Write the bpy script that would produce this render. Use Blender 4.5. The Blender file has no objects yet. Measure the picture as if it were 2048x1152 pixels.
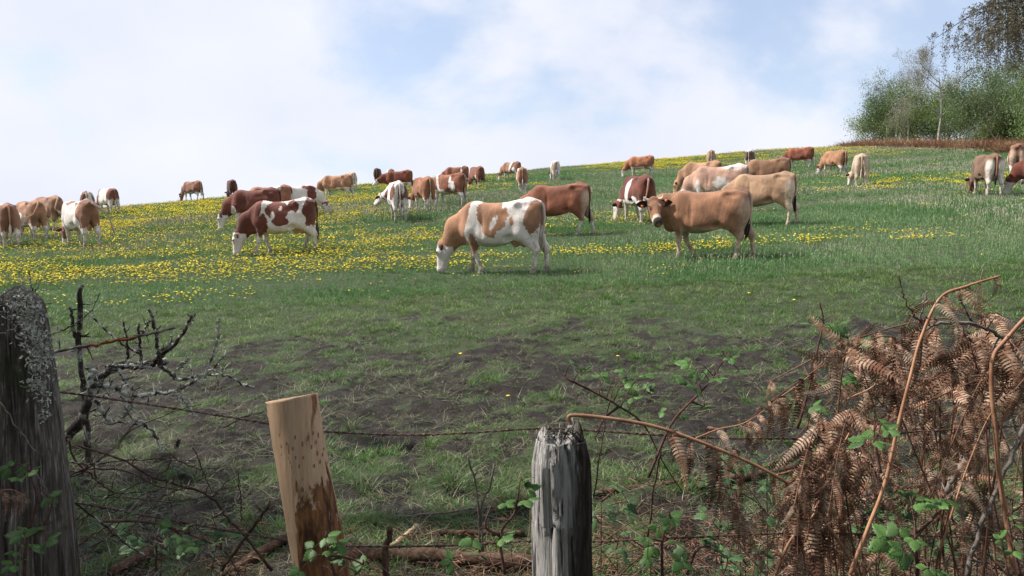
import bpy, math, random
import numpy as np
from mathutils import Vector, Matrix, Quaternion

# ------------------------------------------------------------------ camera, sky, sun, exposure
scene = bpy.context.scene
COL = scene.collection
FPX, HORIZON, CAM_Z = 1607.0, 500.0, 1.70          # focal length and horizon row in pixels of the 2048 px photograph
cam = bpy.data.cameras.new('camera'); cam_o = bpy.data.objects.new('camera', cam); COL.objects.link(cam_o)
cam.sensor_width = 36.0; cam.lens = FPX / 2048 * 36.0; cam.clip_start = 0.05; cam.clip_end = 3000
PITCH = math.atan((576 - HORIZON) / FPX)
cam_o.location = (0, 0, CAM_Z); cam_o.rotation_euler = (math.pi / 2 - PITCH, 0, 0)
scene.camera = cam_o

SUN_TO = Vector((-0.76, 0.06, 0.86)).normalized()  # direction towards the sun
SUN_EL = math.asin(SUN_TO.z); SUN_AZ = math.atan2(SUN_TO.x, SUN_TO.y)

world = bpy.data.worlds.new('World'); scene.world = world; world.use_nodes = True
wn, wl = world.node_tree.nodes, world.node_tree.links
wn.clear()
def _n(nodes, t, **kw):
    n = nodes.new(t)
    for k, v in kw.items():
        setattr(n, k, v)
    return n
w_out = _n(wn, 'ShaderNodeOutputWorld'); w_bg = _n(wn, 'ShaderNodeBackground')
w_sky = _n(wn, 'ShaderNodeTexSky', sky_type='NISHITA', sun_disc=False, sun_elevation=SUN_EL, sun_rotation=SUN_AZ,
           air_density=1.0, dust_density=1.6, ozone_density=1.2)
w_tc = _n(wn, 'ShaderNodeTexCoord')
w_sep = _n(wn, 'ShaderNodeSeparateXYZ'); wl.new(w_tc.outputs['Generated'], w_sep.inputs[0])
w_den = _n(wn, 'ShaderNodeMath', operation='ADD'); wl.new(w_sep.outputs['Z'], w_den.inputs[0]); w_den.inputs[1].default_value = 0.62
w_max = _n(wn, 'ShaderNodeMath', operation='MAXIMUM'); wl.new(w_den.outputs[0], w_max.inputs[0]); w_max.inputs[1].default_value = 0.06
w_dx = _n(wn, 'ShaderNodeMath', operation='DIVIDE'); wl.new(w_sep.outputs['X'], w_dx.inputs[0]); wl.new(w_max.outputs[0], w_dx.inputs[1])
w_dy = _n(wn, 'ShaderNodeMath', operation='DIVIDE'); wl.new(w_sep.outputs['Y'], w_dy.inputs[0]); wl.new(w_max.outputs[0], w_dy.inputs[1])
w_cmb = _n(wn, 'ShaderNodeCombineXYZ'); wl.new(w_dx.outputs[0], w_cmb.inputs[0]); wl.new(w_dy.outputs[0], w_cmb.inputs[1]); w_cmb.inputs[2].default_value = 8.4
w_nz = _n(wn, 'ShaderNodeTexNoise'); wl.new(w_cmb.outputs[0], w_nz.inputs['Vector'])
w_nz.inputs['Scale'].default_value = 2.9; w_nz.inputs['Detail'].default_value = 9; w_nz.inputs['Roughness'].default_value = 0.54; w_nz.inputs['Distortion'].default_value = 0.15
w_mr = _n(wn, 'ShaderNodeMapRange', interpolation_type='SMOOTHSTEP'); wl.new(w_nz.outputs['Fac'], w_mr.inputs['Value'])
w_mr.inputs['From Min'].default_value = 0.37; w_mr.inputs['From Max'].default_value = 0.56; w_mr.inputs['To Min'].default_value = 0.38; w_mr.inputs['To Max'].default_value = 1.0
w_nz2 = _n(wn, 'ShaderNodeTexNoise'); wl.new(w_cmb.outputs[0], w_nz2.inputs['Vector']); w_nz2.inputs['Scale'].default_value = 3.1; w_nz2.inputs['Detail'].default_value = 6
w_cc = _n(wn, 'ShaderNodeMix', data_type='RGBA'); wl.new(w_nz2.outputs['Fac'], w_cc.inputs['Factor'])
w_cc.inputs['A'].default_value = (0.45, 0.485, 0.585, 1); w_cc.inputs['B'].default_value = (0.635, 0.64, 0.67, 1)
w_ss = _n(wn, 'ShaderNodeVectorMath', operation='MULTIPLY'); wl.new(w_sky.outputs[0], w_ss.inputs[0]); w_ss.inputs[1].default_value = (0.100, 0.110, 0.120)
w_hz = _n(wn, 'ShaderNodeMapRange', interpolation_type='SMOOTHSTEP'); wl.new(w_sep.outputs['Z'], w_hz.inputs['Value'])      # air near the horizon is milky all round
w_hz.inputs['From Min'].default_value = 0.0; w_hz.inputs['From Max'].default_value = 0.30; w_hz.inputs['To Min'].default_value = 0.80; w_hz.inputs['To Max'].default_value = 0.0
w_fx = _n(wn, 'ShaderNodeMath', operation='MAXIMUM'); wl.new(w_mr.outputs[0], w_fx.inputs[0]); wl.new(w_hz.outputs[0], w_fx.inputs[1])
w_mix = _n(wn, 'ShaderNodeMix', data_type='RGBA'); wl.new(w_fx.outputs[0], w_mix.inputs['Factor']); wl.new(w_ss.outputs[0], w_mix.inputs['A']); wl.new(w_cc.outputs['Result'], w_mix.inputs['B'])
wl.new(w_mix.outputs['Result'], w_bg.inputs['Color']); w_bg.inputs['Strength'].default_value = 1.0
wl.new(w_bg.outputs[0], w_out.inputs['Surface'])

sun = bpy.data.lights.new('sun', 'SUN'); sun.energy = 4.7; sun.angle = math.radians(1.2); sun.color = (1.0, 0.95, 0.88)
sun_o = bpy.data.objects.new('sun', sun); COL.objects.link(sun_o); sun_o.location = (-20, -10, 40)
sun_o.rotation_euler = SUN_TO.to_track_quat('Z', 'Y').to_euler()

vs = scene.view_settings
vs.view_transform = 'Standard'; vs.look = 'None'; vs.exposure = 0.70; vs.gamma = 1.0; vs.use_curve_mapping = False
scene.cycles.max_bounces = 6; scene.cycles.diffuse_bounces = 3; scene.cycles.glossy_bounces = 2
scene.cycles.transmission_bounces = 3; scene.cycles.transparent_max_bounces = 4

# ------------------------------------------------------------------ helpers
def ray(px, py, Y):
    """World point on the ray through photo pixel (px, py) at depth Y (metres along +y)."""
    return Vector(((px - 1024) / FPX * Y, Y, CAM_Z + (HORIZON - py) / FPX * Y))

def sstep(a, b, v):
    t = np.clip((v - a) / (b - a), 0, 1)
    return t * t * (3 - 2 * t)

def _hash2(ix, iy, seed):
    h = (ix.astype(np.int64) * 374761393 + iy.astype(np.int64) * 668265263 + seed * 1442695041) & 0xffffffff
    h = ((h ^ (h >> 13)) * 1274126177) & 0xffffffff
    h = h ^ (h >> 16)
    return (h & 0xffff) / 65535.0

def noise2(x, y, seed=0):
    x = np.asarray(x, float); y = np.asarray(y, float)
    ix = np.floor(x); iy = np.floor(y); fx = x - ix; fy = y - iy
    ux = fx * fx * (3 - 2 * fx); uy = fy * fy * (3 - 2 * fy)
    a = _hash2(ix, iy, seed); b = _hash2(ix + 1, iy, seed); c = _hash2(ix, iy + 1, seed); d = _hash2(ix + 1, iy + 1, seed)
    return (a * (1 - ux) + b * ux) * (1 - uy) + (c * (1 - ux) + d * ux) * uy

def fbm(x, y, seed=0, oct=4):
    s = 0; a = 0.5; n = 0
    for i in range(oct):
        s = s + a * noise2(x * 2 ** i, y * 2 ** i, seed + i * 17); n += a; a *= 0.5
    return s / n

# the hillside: fitted to the feet of the cows in the photograph
RX = [-80, -30, -15, 4, 30, 38, 44, 60]; RY = [52, 63, 82, 92, 97, 97, 97, 97]; RD = [0.0, 0.0, 0.15, 0.45, 0.85, 0.65, -0.1, -0.6]
def ground_smooth(x, y):
    x = np.asarray(x, float); y = np.asarray(y, float)
    zp = -0.84 + 0.1226 * y + 0.045 * x + 0.00016 * x * y
    R = np.interp(x, RX, RY); dl = np.interp(x, RX, RD)
    zp = zp + dl * sstep(48, 95, y)
    # beyond the crest the ground falls away
    over = np.maximum(y - (R - 9), 0)
    zp = zp - np.where(over < 22, over ** 2 * 0.0062, 0.0062 * 484 + (over - 22) * 0.2728)
    w = sstep(1.2, 5.6, y)
    near = -0.03 + 0.03 * x
    near = np.where(y < -6, near - (-6 - y) * 0.01, near)
    z = near * (1 - w) + zp * w
    # low bank that carries the hedge on the right
    bank = np.exp(-((x - 47.5) / 4.0) ** 2) * 0.05 * sstep(35, 55, y) * (1 - sstep(100, 112, y))
    return z + bank

def ground(x, y):
    x = np.asarray(x, float); y = np.asarray(y, float)
    z = ground_smooth(x, y)
    m = sstep(2.5, 4.0, y) * (1 - sstep(13.5, 16.0, y)) + 0.25
    z = z + m * (0.10 * (fbm(x * 1.1, y * 1.1, 5, 3) - 0.5) + 0.060 * (fbm(x * 4.2, y * 4.2, 9, 3) - 0.5))
    return z

def gz(x, y):
    return float(ground(np.array([x]), np.array([y]))[0])

def hit(px, py, y0=2.0, y1=130.0):
    """Where the ray through a photo pixel first meets the hillside."""
    ys = np.concatenate([np.arange(y0, 20, 0.02), np.arange(20, y1, 0.05)])
    xs = (px - 1024) / FPX * ys; zs = CAM_Z + (HORIZON - py) / FPX * ys
    g = ground_smooth(xs, ys)
    i = np.argmax(zs <= g) if np.any(zs <= g) else int(np.argmin(zs - g))
    return Vector((xs[i], ys[i], gz(xs[i], ys[i])))

def tag(o, label=None, cat=None, group=None, kind=None):
    if label: o['label'] = label
    if cat: o['category'] = cat
    if group: o['group'] = group
    if kind: o['kind'] = kind
    return o

def make_mesh(name, verts, faces, smooth=True):
    me = bpy.data.meshes.new(name)
    v = np.asarray(verts, np.float32).reshape(-1, 3)
    me.vertices.add(len(v)); me.vertices.foreach_set('co', v.ravel())
    if isinstance(faces, np.ndarray):
        nf, k = faces.shape
        me.loops.add(nf * k); me.loops.foreach_set('vertex_index', faces.astype(np.int32).ravel())
        me.polygons.add(nf); me.polygons.foreach_set('loop_start', np.arange(0, nf * k, k, dtype=np.int32))
    else:
        tot = sum(len(f) for f in faces)
        me.loops.add(tot); me.loops.foreach_set('vertex_index', np.array([i for f in faces for i in f], np.int32))
        me.polygons.add(len(faces))
        st = np.cumsum([0] + [len(f) for f in faces[:-1]]).astype(np.int32) if len(faces) else np.zeros(0, np.int32)
        me.polygons.foreach_set('loop_start', st)
    me.update(calc_edges=True); me.validate()
    if smooth and len(me.polygons):
        me.polygons.foreach_set('use_smooth', np.ones(len(me.polygons), bool))
    return me

def add_obj(name, me, mat=None, parent=None, loc=(0, 0, 0), rot=(0, 0, 0), scale=(1, 1, 1)):
    o = bpy.data.objects.new(name, me); COL.objects.link(o)
    if mat is not None and me is not None and len(me.materials) == 0:
        me.materials.append(mat)
    o.location = loc; o.rotation_euler = rot; o.scale = scale
    if parent is not None: o.parent = parent
    return o

def empty(name, loc=(0, 0, 0), rz=0.0):
    o = bpy.data.objects.new(name, None); COL.objects.link(o); o.location = loc; o.rotation_euler = (0, 0, rz)
    o.empty_display_size = 0.2
    return o

class MB:
    """Collects tubes, strips and boxes into one mesh."""
    def __init__(self): self.v = []; self.f = []; self.mi = []
    def add(self, verts, faces, mi=0):
        b = len(self.v); self.v.extend([tuple(p) for p in verts]); self.f.extend([tuple(i + b for i in f) for f in faces]); self.mi.extend([mi] * len(faces))
    def tube(self, pts, radii, sides=6, cap=True, mi=0, jitter=0.0, rng=None, flat=1.0):
        pts = [Vector(p) for p in pts]
        if not hasattr(radii, '__len__'): radii = [radii] * len(pts)
        up = Vector((0, 0, 1)) if abs((pts[-1] - pts[0]).normalized().z) < 0.9 else Vector((1, 0, 0))
        verts = []; n = len(pts)
        for i, p in enumerate(pts):
            t = (pts[min(i + 1, n - 1)] - pts[max(i - 1, 0)])
            if t.length < 1e-9: t = Vector((0, 0, 1))
            t.normalize(); a = t.cross(up)
            if a.length < 1e-4: a = t.cross(Vector((0, 1, 0.1)))
            a.normalize(); b = a.cross(t); up = b
            for s in range(sides):
                an = 2 * math.pi * s / sides; r = radii[i]
                if rng is not None and jitter: r *= 1 + jitter * (rng.random() - 0.5) * 2
                verts.append(p + a * (math.cos(an) * r) + b * (math.sin(an) * r * flat))
        faces = []
        for i in range(n - 1):
            for s in range(sides):
                s2 = (s + 1) % sides
                faces.append((i * sides + s, i * sides + s2, (i + 1) * sides + s2, (i + 1) * sides + s))
        if cap:
            faces.append(tuple(range(sides))[::-1]); faces.append(tuple((n - 1) * sides + s for s in range(sides)))
        self.add(verts, faces, mi)
    def mesh(self, name, smooth=True, mats=None):
        me = make_mesh(name, np.array([tuple(p) for p in self.v]) if self.v else np.zeros((0, 3)), self.f, smooth)
        if mats:
            for m in mats: me.materials.append(m)
            me.polygons.foreach_set('material_index', np.array(self.mi, np.int32))
        return me

def curve_pts(ctrl, n):
    """Catmull-Rom through control points, n samples."""
    P = [Vector(c) for c in ctrl]
    if len(P) == 2: return [P[0].lerp(P[1], i / (n - 1)) for i in range(n)]
    P = [P[0] * 2 - P[1]] + P + [P[-1] * 2 - P[-2]]
    m = len(P) - 3; out = []
    for i in range(n):
        t = i / (n - 1) * m; k = min(int(t), m - 1); u = t - k
        a, b, c, d = P[k:k + 4]
        out.append(0.5 * ((2 * b) + (c - a) * u + (2 * a - 5 * b + 4 * c - d) * u * u + (3 * b - a - 3 * c + d) * u ** 3))
    return out

# ------------------------------------------------------------------ materials
def mat_new(name):
    m = bpy.data.materials.new(name); m.use_nodes = True
    nt = m.node_tree; nt.nodes.clear()
    out = nt.nodes.new('ShaderNodeOutputMaterial'); bs = nt.nodes.new('ShaderNodeBsdfPrincipled')
    nt.links.new(bs.outputs[0], out.inputs['Surface'])
    return m, nt, bs

def nd(nt, t, ins=None, **kw):
    n = nt.nodes.new(t)
    for k, v in kw.items(): setattr(n, k, v)
    for k, v in (ins or {}).items():
        s = n.inputs[k]
        if isinstance(v, bpy.types.NodeSocket): nt.links.new(v, s)
        else: s.default_value = v
    return n

def rgba(c): return (c[0], c[1], c[2], 1.0)

def mixc(nt, fac, a, b, blend='MIX'):
    n = nt.nodes.new('ShaderNodeMix'); n.data_type = 'RGBA'; n.blend_type = blend
    for key, v in (('Factor', fac), ('A', a), ('B', b)):
        s = n.inputs[key] if key == 'Factor' else [q for q in n.inputs if q.name == key and q.type == 'RGBA'][0]
        if isinstance(v, bpy.types.NodeSocket): nt.links.new(v, s)
        else: s.default_value = v if key == 'Factor' else rgba(v)
    return [q for q in n.outputs if q.type == 'RGBA'][0]

def ramp(nt, val, lo, hi, smooth=True):
    n = nd(nt, 'ShaderNodeMapRange', {'Value': val, 'From Min': lo, 'From Max': hi, 'To Min': 0.0, 'To Max': 1.0})
    n.interpolation_type = 'SMOOTHSTEP' if smooth else 'LINEAR'
    return n.outputs[0]

def noise(nt, vec, scale, detail=4, rough=0.55, dist=0.0):
    n = nd(nt, 'ShaderNodeTexNoise', {'Scale': scale, 'Detail': detail, 'Roughness': rough, 'Distortion': dist})
    if vec is not None: nt.links.new(vec, n.inputs['Vector'])
    return n.outputs['Fac']

def mathn(nt, op, a, b=None):
    n = nt.nodes.new('ShaderNodeMath'); n.operation = op
    for i, v in enumerate((a, b)):
        if v is None: continue
        if isinstance(v, bpy.types.NodeSocket): nt.links.new(v, n.inputs[i])
        else: n.inputs[i].default_value = v
    return n.outputs[0]

def bump(nt, bs, h, strength=0.4, dist=0.02):
    b = nd(nt, 'ShaderNodeBump', {'Strength': strength, 'Distance': dist, 'Height': h})
    nt.links.new(b.outputs[0], bs.inputs['Normal'])

def scaled(nt, vec, s):
    return nd(nt, 'ShaderNodeVectorMath', {0: vec, 1: s}, operation='MULTIPLY').outputs[0]

def objco(nt): return nd(nt, 'ShaderNodeTexCoord').outputs['Object']

def mat_simple(name, c1, c2, scale=8.0, rough=0.8, bump_s=0.0, stretch=(1, 1, 1), spec=0.2, trans=0.0, rnd=0.0):
    """Two-tone noisy material; rnd: how much each object/instance differs in brightness."""
    m, nt, bs = mat_new(name)
    v = scaled(nt, objco(nt), stretch)
    f = noise(nt, v, scale, 5, 0.6)
    c = mixc(nt, ramp(nt, f, 0.3, 0.7), c1, c2)
    if rnd:
        oi = nd(nt, 'ShaderNodeObjectInfo')
        k = nd(nt, 'ShaderNodeMapRange', {'Value': oi.outputs['Random'], 'To Min': 1 - rnd, 'To Max': 1 + rnd}).outputs[0]
        hsv = nd(nt, 'ShaderNodeHueSaturation', {'Value': k, 'Color': c}); c = hsv.outputs[0]
    nt.links.new(c, bs.inputs['Base Color'])
    bs.inputs['Roughness'].default_value = rough; bs.inputs['Specular IOR Level'].default_value = spec
    if trans: bs.inputs['Transmission Weight'].default_value = 0.0
    if bump_s: bump(nt, bs, f, bump_s, 0.01)
    return m
# ------------------------------------------------------------------ the hillside, one sheet out past the crest
def grazed_edge(x):
    """Depth at which the grazed strip along the fence gives way to long grass."""
    x = np.asarray(x, float)
    return 14.6 + 0.05 * x + 0.8 * (fbm(x * 0.35 + 3, x * 0 + 1, 77, 3) - 0.5) * 2

def bare_mask(x, y):
    """1 where trampled soil shows, 0 in closed turf."""
    n = fbm(x * 0.9, y * 1.5, 21, 4) * 0.42 + fbm(x * 4.6, y * 5.0, 33, 3) * 0.58
    w = np.interp(y, [3.0, 4.5, 6.2, 8.2, 10.5, 12.5, 14.5], [0.49, 0.52, 0.59, 0.65, 0.57, 0.38, 0.16])
    w = w + 0.05 * sstep(0.5, 4.0, x) * (1 - sstep(9, 12, y))
    return sstep(0.0, 0.12, w - n)

def build_ground():
    ys = list(np.arange(-30, 2.5, 1.0)) + list(np.arange(2.5, 9.0, 0.05)) + list(np.arange(9.0, 15.5, 0.09))
    y = 15.5; st = 0.15
    while y < 125: ys.append(y); y += st; st = min(1.6, st * 1.035)
    ys += [135, 150, 175, 210, 260, 330, 420]
    ys = np.array(ys)
    inner = np.linspace(-1, 1, 381); outer = np.array([1.15, 1.4, 1.8, 2.6, 4.2, 8.0, 14.0])
    s = np.concatenate([-outer[::-1], inner, outer])
    W = 7.0 + 0.78 * np.maximum(ys, 0)
    X = s[None, :] * W[:, None]; Y = np.repeat(ys[:, None], len(s), 1)
    Z = ground(X, Y)
    # clods and hoof prints in the trampled soil
    m = (bare_mask(X, Y) * sstep(2.6, 3.5, Y) * (1 - sstep(13, 15, Y)))
    cl = fbm(X * 11, Y * 11, 41, 3) - 0.5
    # hoof prints: small round dents
    hx, hy = X * 3.1, Y * 3.1; hi, hj = np.floor(hx), np.floor(hy); jx, jy = _hash2(hi, hj, 7), _hash2(hi, hj, 8)
    hd_ = np.sqrt((hx - hi - .25 - .5 * jx) ** 2 + (hy - hj - .25 - .5 * jy) ** 2)
    Z = Z - (0.25 + 0.75 * m) * sstep(2.6, 3.5, Y) * (1 - sstep(12, 14, Y)) * 0.055 * (_hash2(hi, hj, 9) > .45) * (1 - sstep(0.12, 0.24, hd_))
    Z = Z + m * (0.080 * cl + 0.050 * (np.abs(fbm(X * 6, Y * 6, 55, 2) - 0.5) - 0.12)) - 0.01 * m
    nr, nc = X.shape
    V = np.stack([X, Y, Z], -1).reshape(-1, 3)
    i = np.arange(nr - 1)[:, None] * nc + np.arange(nc - 1)[None, :]
    Q = np.stack([i, i + 1, i + nc + 1, i + nc], -1).reshape(-1, 4)
    me = make_mesh('ground', V, Q)
    at = me.attributes.new('bare', 'FLOAT', 'POINT'); at.data.foreach_set('value', m.astype(np.float32).ravel())
    mt, nt, bs = mat_new('ground')
    oc = objco(nt)
    soil = mixc(nt, ramp(nt, noise(nt, oc, 9, 6, 0.65), 0.3, 0.7), (0.010, 0.0078, 0.0066), (0.032, 0.025, 0.020))
    turf = mixc(nt, ramp(nt, noise(nt, oc, 3, 6, 0.65), 0.3, 0.7), (0.022, 0.036, 0.014), (0.045, 0.066, 0.024))
    turf = mixc(nt, ramp(nt, noise(nt, oc, 14, 4, 0.6), 0.45, 0.65), turf, (0.045, 0.042, 0.024))
    b = nd(nt, 'ShaderNodeAttribute', attribute_name='bare').outputs['Fac']
    bb = ramp(nt, mathn(nt, 'ADD', b, mathn(nt, 'MULTIPLY', mathn(nt, 'SUBTRACT', noise(nt, oc, 20, 4, 0.6), 0.5), 0.8)), 0.3, 0.7)
    nt.links.new(mixc(nt, bb, turf, soil), bs.inputs['Base Color'])
    bs.inputs['Roughness'].default_value = 0.85; bs.inputs['Specular IOR Level'].default_value = 0.25
    bump(nt, bs, noise(nt, oc, 34, 6, 0.7), 0.8, 0.03)
    g = add_obj('hillside_ground', me, mt); g['kind'] = 'structure'
    return g
build_ground()
# ------------------------------------------------------------------ cows: an implicit body per animal, polygonised into one continuous mesh
def surface_nets(F, org, h):
    S = F < 0
    nx, ny, nz = F.shape
    c = [S[i:nx - 1 + i, j:ny - 1 + j, k:nz - 1 + k] for i in (0, 1) for j in (0, 1) for k in (0, 1)]
    cnt = sum(a.astype(np.int8) for a in c)
    act = (cnt > 0) & (cnt < 8)
    ci, cj, ck = np.nonzero(act)
    idx = -np.ones(act.shape, np.int64); idx[ci, cj, ck] = np.arange(len(ci))
    acc = np.zeros((len(ci), 3)); n = np.zeros(len(ci))
    C = [(i, j, k) for i in (0, 1) for j in (0, 1) for k in (0, 1)]
    val = {q: F[ci + q[0], cj + q[1], ck + q[2]] for q in C}
    for a in C:
        for ax in range(3):
            if a[ax]: continue
            b = list(a); b[ax] = 1; b = tuple(b)
            va, vb = val[a], val[b]; cr = (va < 0) != (vb < 0)
            t = np.where(cr, va / np.where(cr, va - vb, 1), 0)
            for d in range(3):
                acc[:, d] += np.where(cr, a[d] + (t if d == ax else 0), 0)
            n += cr
    V = (acc / n[:, None] + np.c_[ci, cj, ck]) * h + np.asarray(org)
    Q = []
    for ax in range(3):
        sl0 = [slice(1, -1)] * 3; sl1 = [slice(1, -1)] * 3
        sl0[ax] = slice(0, -1); sl1[ax] = slice(1, None)
        A, B = S[tuple(sl0)], S[tuple(sl1)]
        ii = np.array(np.nonzero(A != B)).T
        if not len(ii): continue
        off = np.array([1, 1, 1]); off[ax] = 0
        g = ii + off
        u, w = [d for d in range(3) if d != ax]
        if ax == 1: u, w = w, u
        e = np.eye(3, dtype=int)
        q = []
        for du, dw in ((-1, -1), (0, -1), (0, 0), (-1, 0)):
            p = g + e[u] * du + e[w] * dw
            q.append(idx[p[:, 0], p[:, 1], p[:, 2]])
        q = np.array(q).T
        flip = ~A[ii[:, 0], ii[:, 1], ii[:, 2]]
        q[flip] = q[flip][:, ::-1]
        Q.append(q)
    return V, np.concatenate(Q)

class Implicit:
    def __init__(self, lo, hi, h):
        self.h = h; self.lo = np.asarray(lo, float)
        ax = [np.arange(l, u + h, h, dtype=np.float32) for l, u in zip(lo, hi)]
        self.X, self.Y, self.Z = np.meshgrid(*ax, indexing='ij')
        self.F = np.full(self.X.shape, 9.0, np.float32)
    def _join(self, d, k, sl):
        F = self.F[sl]
        if k <= 0: self.F[sl] = np.minimum(F, d); return
        hh = np.maximum(k - np.abs(F - d), 0) / k
        self.F[sl] = np.minimum(F, d) - hh * hh * k * 0.25
    def _box(self, lo, hi, m):
        sl = []
        for d in range(3):
            a = int(max(0, math.floor((lo[d] - m - self.lo[d]) / self.h))); b = int(max(a + 1, math.ceil((hi[d] + m - self.lo[d]) / self.h) + 1))
            sl.append(slice(a, b))
        return tuple(sl)
    def ell(self, c, r, k=0.06, M=None):
        R = max(r); sl = self._box([q - R for q in c], [q + R for q in c], k + 0.12)
        x, y, z = self.X[sl] - c[0], self.Y[sl] - c[1], self.Z[sl] - c[2]
        if M is not None:
            x, y, z = (M[0][i] * x + M[1][i] * y + M[2][i] * z for i in range(3))
        k0 = np.sqrt((x / r[0]) ** 2 + (y / r[1]) ** 2 + (z / r[2]) ** 2)
        k1 = np.sqrt((x / r[0] ** 2) ** 2 + (y / r[1] ** 2) ** 2 + (z / r[2] ** 2) ** 2) + 1e-6
        self._join(k0 * (k0 - 1) / k1, k, sl)
    def carve(self, c, r, k=0.05, amt=1.0):
        R = max(r); sl = self._box([q - R for q in c], [q + R for q in c], k + 0.05)
        x, y, z = self.X[sl] - c[0], self.Y[sl] - c[1], self.Z[sl] - c[2]
        d = (np.sqrt((x / r[0]) ** 2 + (y / r[1]) ** 2 + (z / r[2]) ** 2) - 1) * min(r)
        F = self.F[sl]; n = -d; hh = np.maximum(k - np.abs(F - n), 0) / k
        self.F[sl] = np.maximum(F, n) + hh * hh * k * 0.25
    def cone(self, a, b, ra, rb, k=0.05, ys=1.0):
        """Round cone a -> b; ys < 1 flattens it sideways (about its own mid-line)."""
        R = max(ra, rb); sl = self._box([min(p, q) - R for p, q in zip(a, b)], [max(p, q) + R for p, q in zip(a, b)], k + 0.10)
        ax, bx = np.asarray(a, float), np.asarray(b, float); d = bx - ax; L2 = float(d @ d)
        x, y, z = self.X[sl] - ax[0], self.Y[sl] - ax[1], self.Z[sl] - ax[2]
        t = np.clip((x * d[0] + y * d[1] + z * d[2]) / L2, 0, 1)
        dist = np.sqrt((x - t * d[0]) ** 2 + ((y - t * d[1]) / ys) ** 2 + (z - t * d[2]) ** 2) - (ra + (rb - ra) * t)
        self._join(dist * (ys ** 0.5 if ys < 1 else 1), k, sl)
    def loft(self, xs, top, bot, wid, k=0.05, p=2.3, low=1.0):
        X, Y, Z = self.X, self.Y, self.Z
        xr = X[:, 0, 0]
        def sp(v):
            # smooth (Catmull-Rom) profile
            xs_, v_ = np.asarray(xs, float), np.asarray(v, float)
            m = np.gradient(v_, xs_); out = np.empty_like(xr)
            xi = np.clip(xr, xs_[0], xs_[-1]); j = np.clip(np.searchsorted(xs_, xi) - 1, 0, len(xs_) - 2)
            hh = xs_[j + 1] - xs_[j]; t = (xi - xs_[j]) / hh
            return (v_[j] * (2 * t ** 3 - 3 * t ** 2 + 1) + m[j] * hh * (t ** 3 - 2 * t ** 2 + t) + v_[j + 1] * (-2 * t ** 3 + 3 * t ** 2) + m[j + 1] * hh * (t ** 3 - t ** 2))
        T, B, W = sp(top)[:, None, None], sp(bot)[:, None, None], sp(wid)[:, None, None]
        cz = B + (T - B) * 0.46; hu = T - cz; hl = cz - B
        dz = np.where(Z > cz, (Z - cz) / hu, (cz - Z) / hl)
        n = (np.abs(Y / W) ** p + np.abs(dz) ** p) ** (1 / p)
        d = (n - 1) * np.minimum(W, np.minimum(hu, hl)) * 0.95
        ex = np.maximum(xs[0] - X, X - xs[-1])
        d = np.maximum(d, ex)
        self._join(d.astype(np.float32), k, tuple([slice(None)] * 3))

def unit(v): v = Vector(v); v.normalize(); return v

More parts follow.
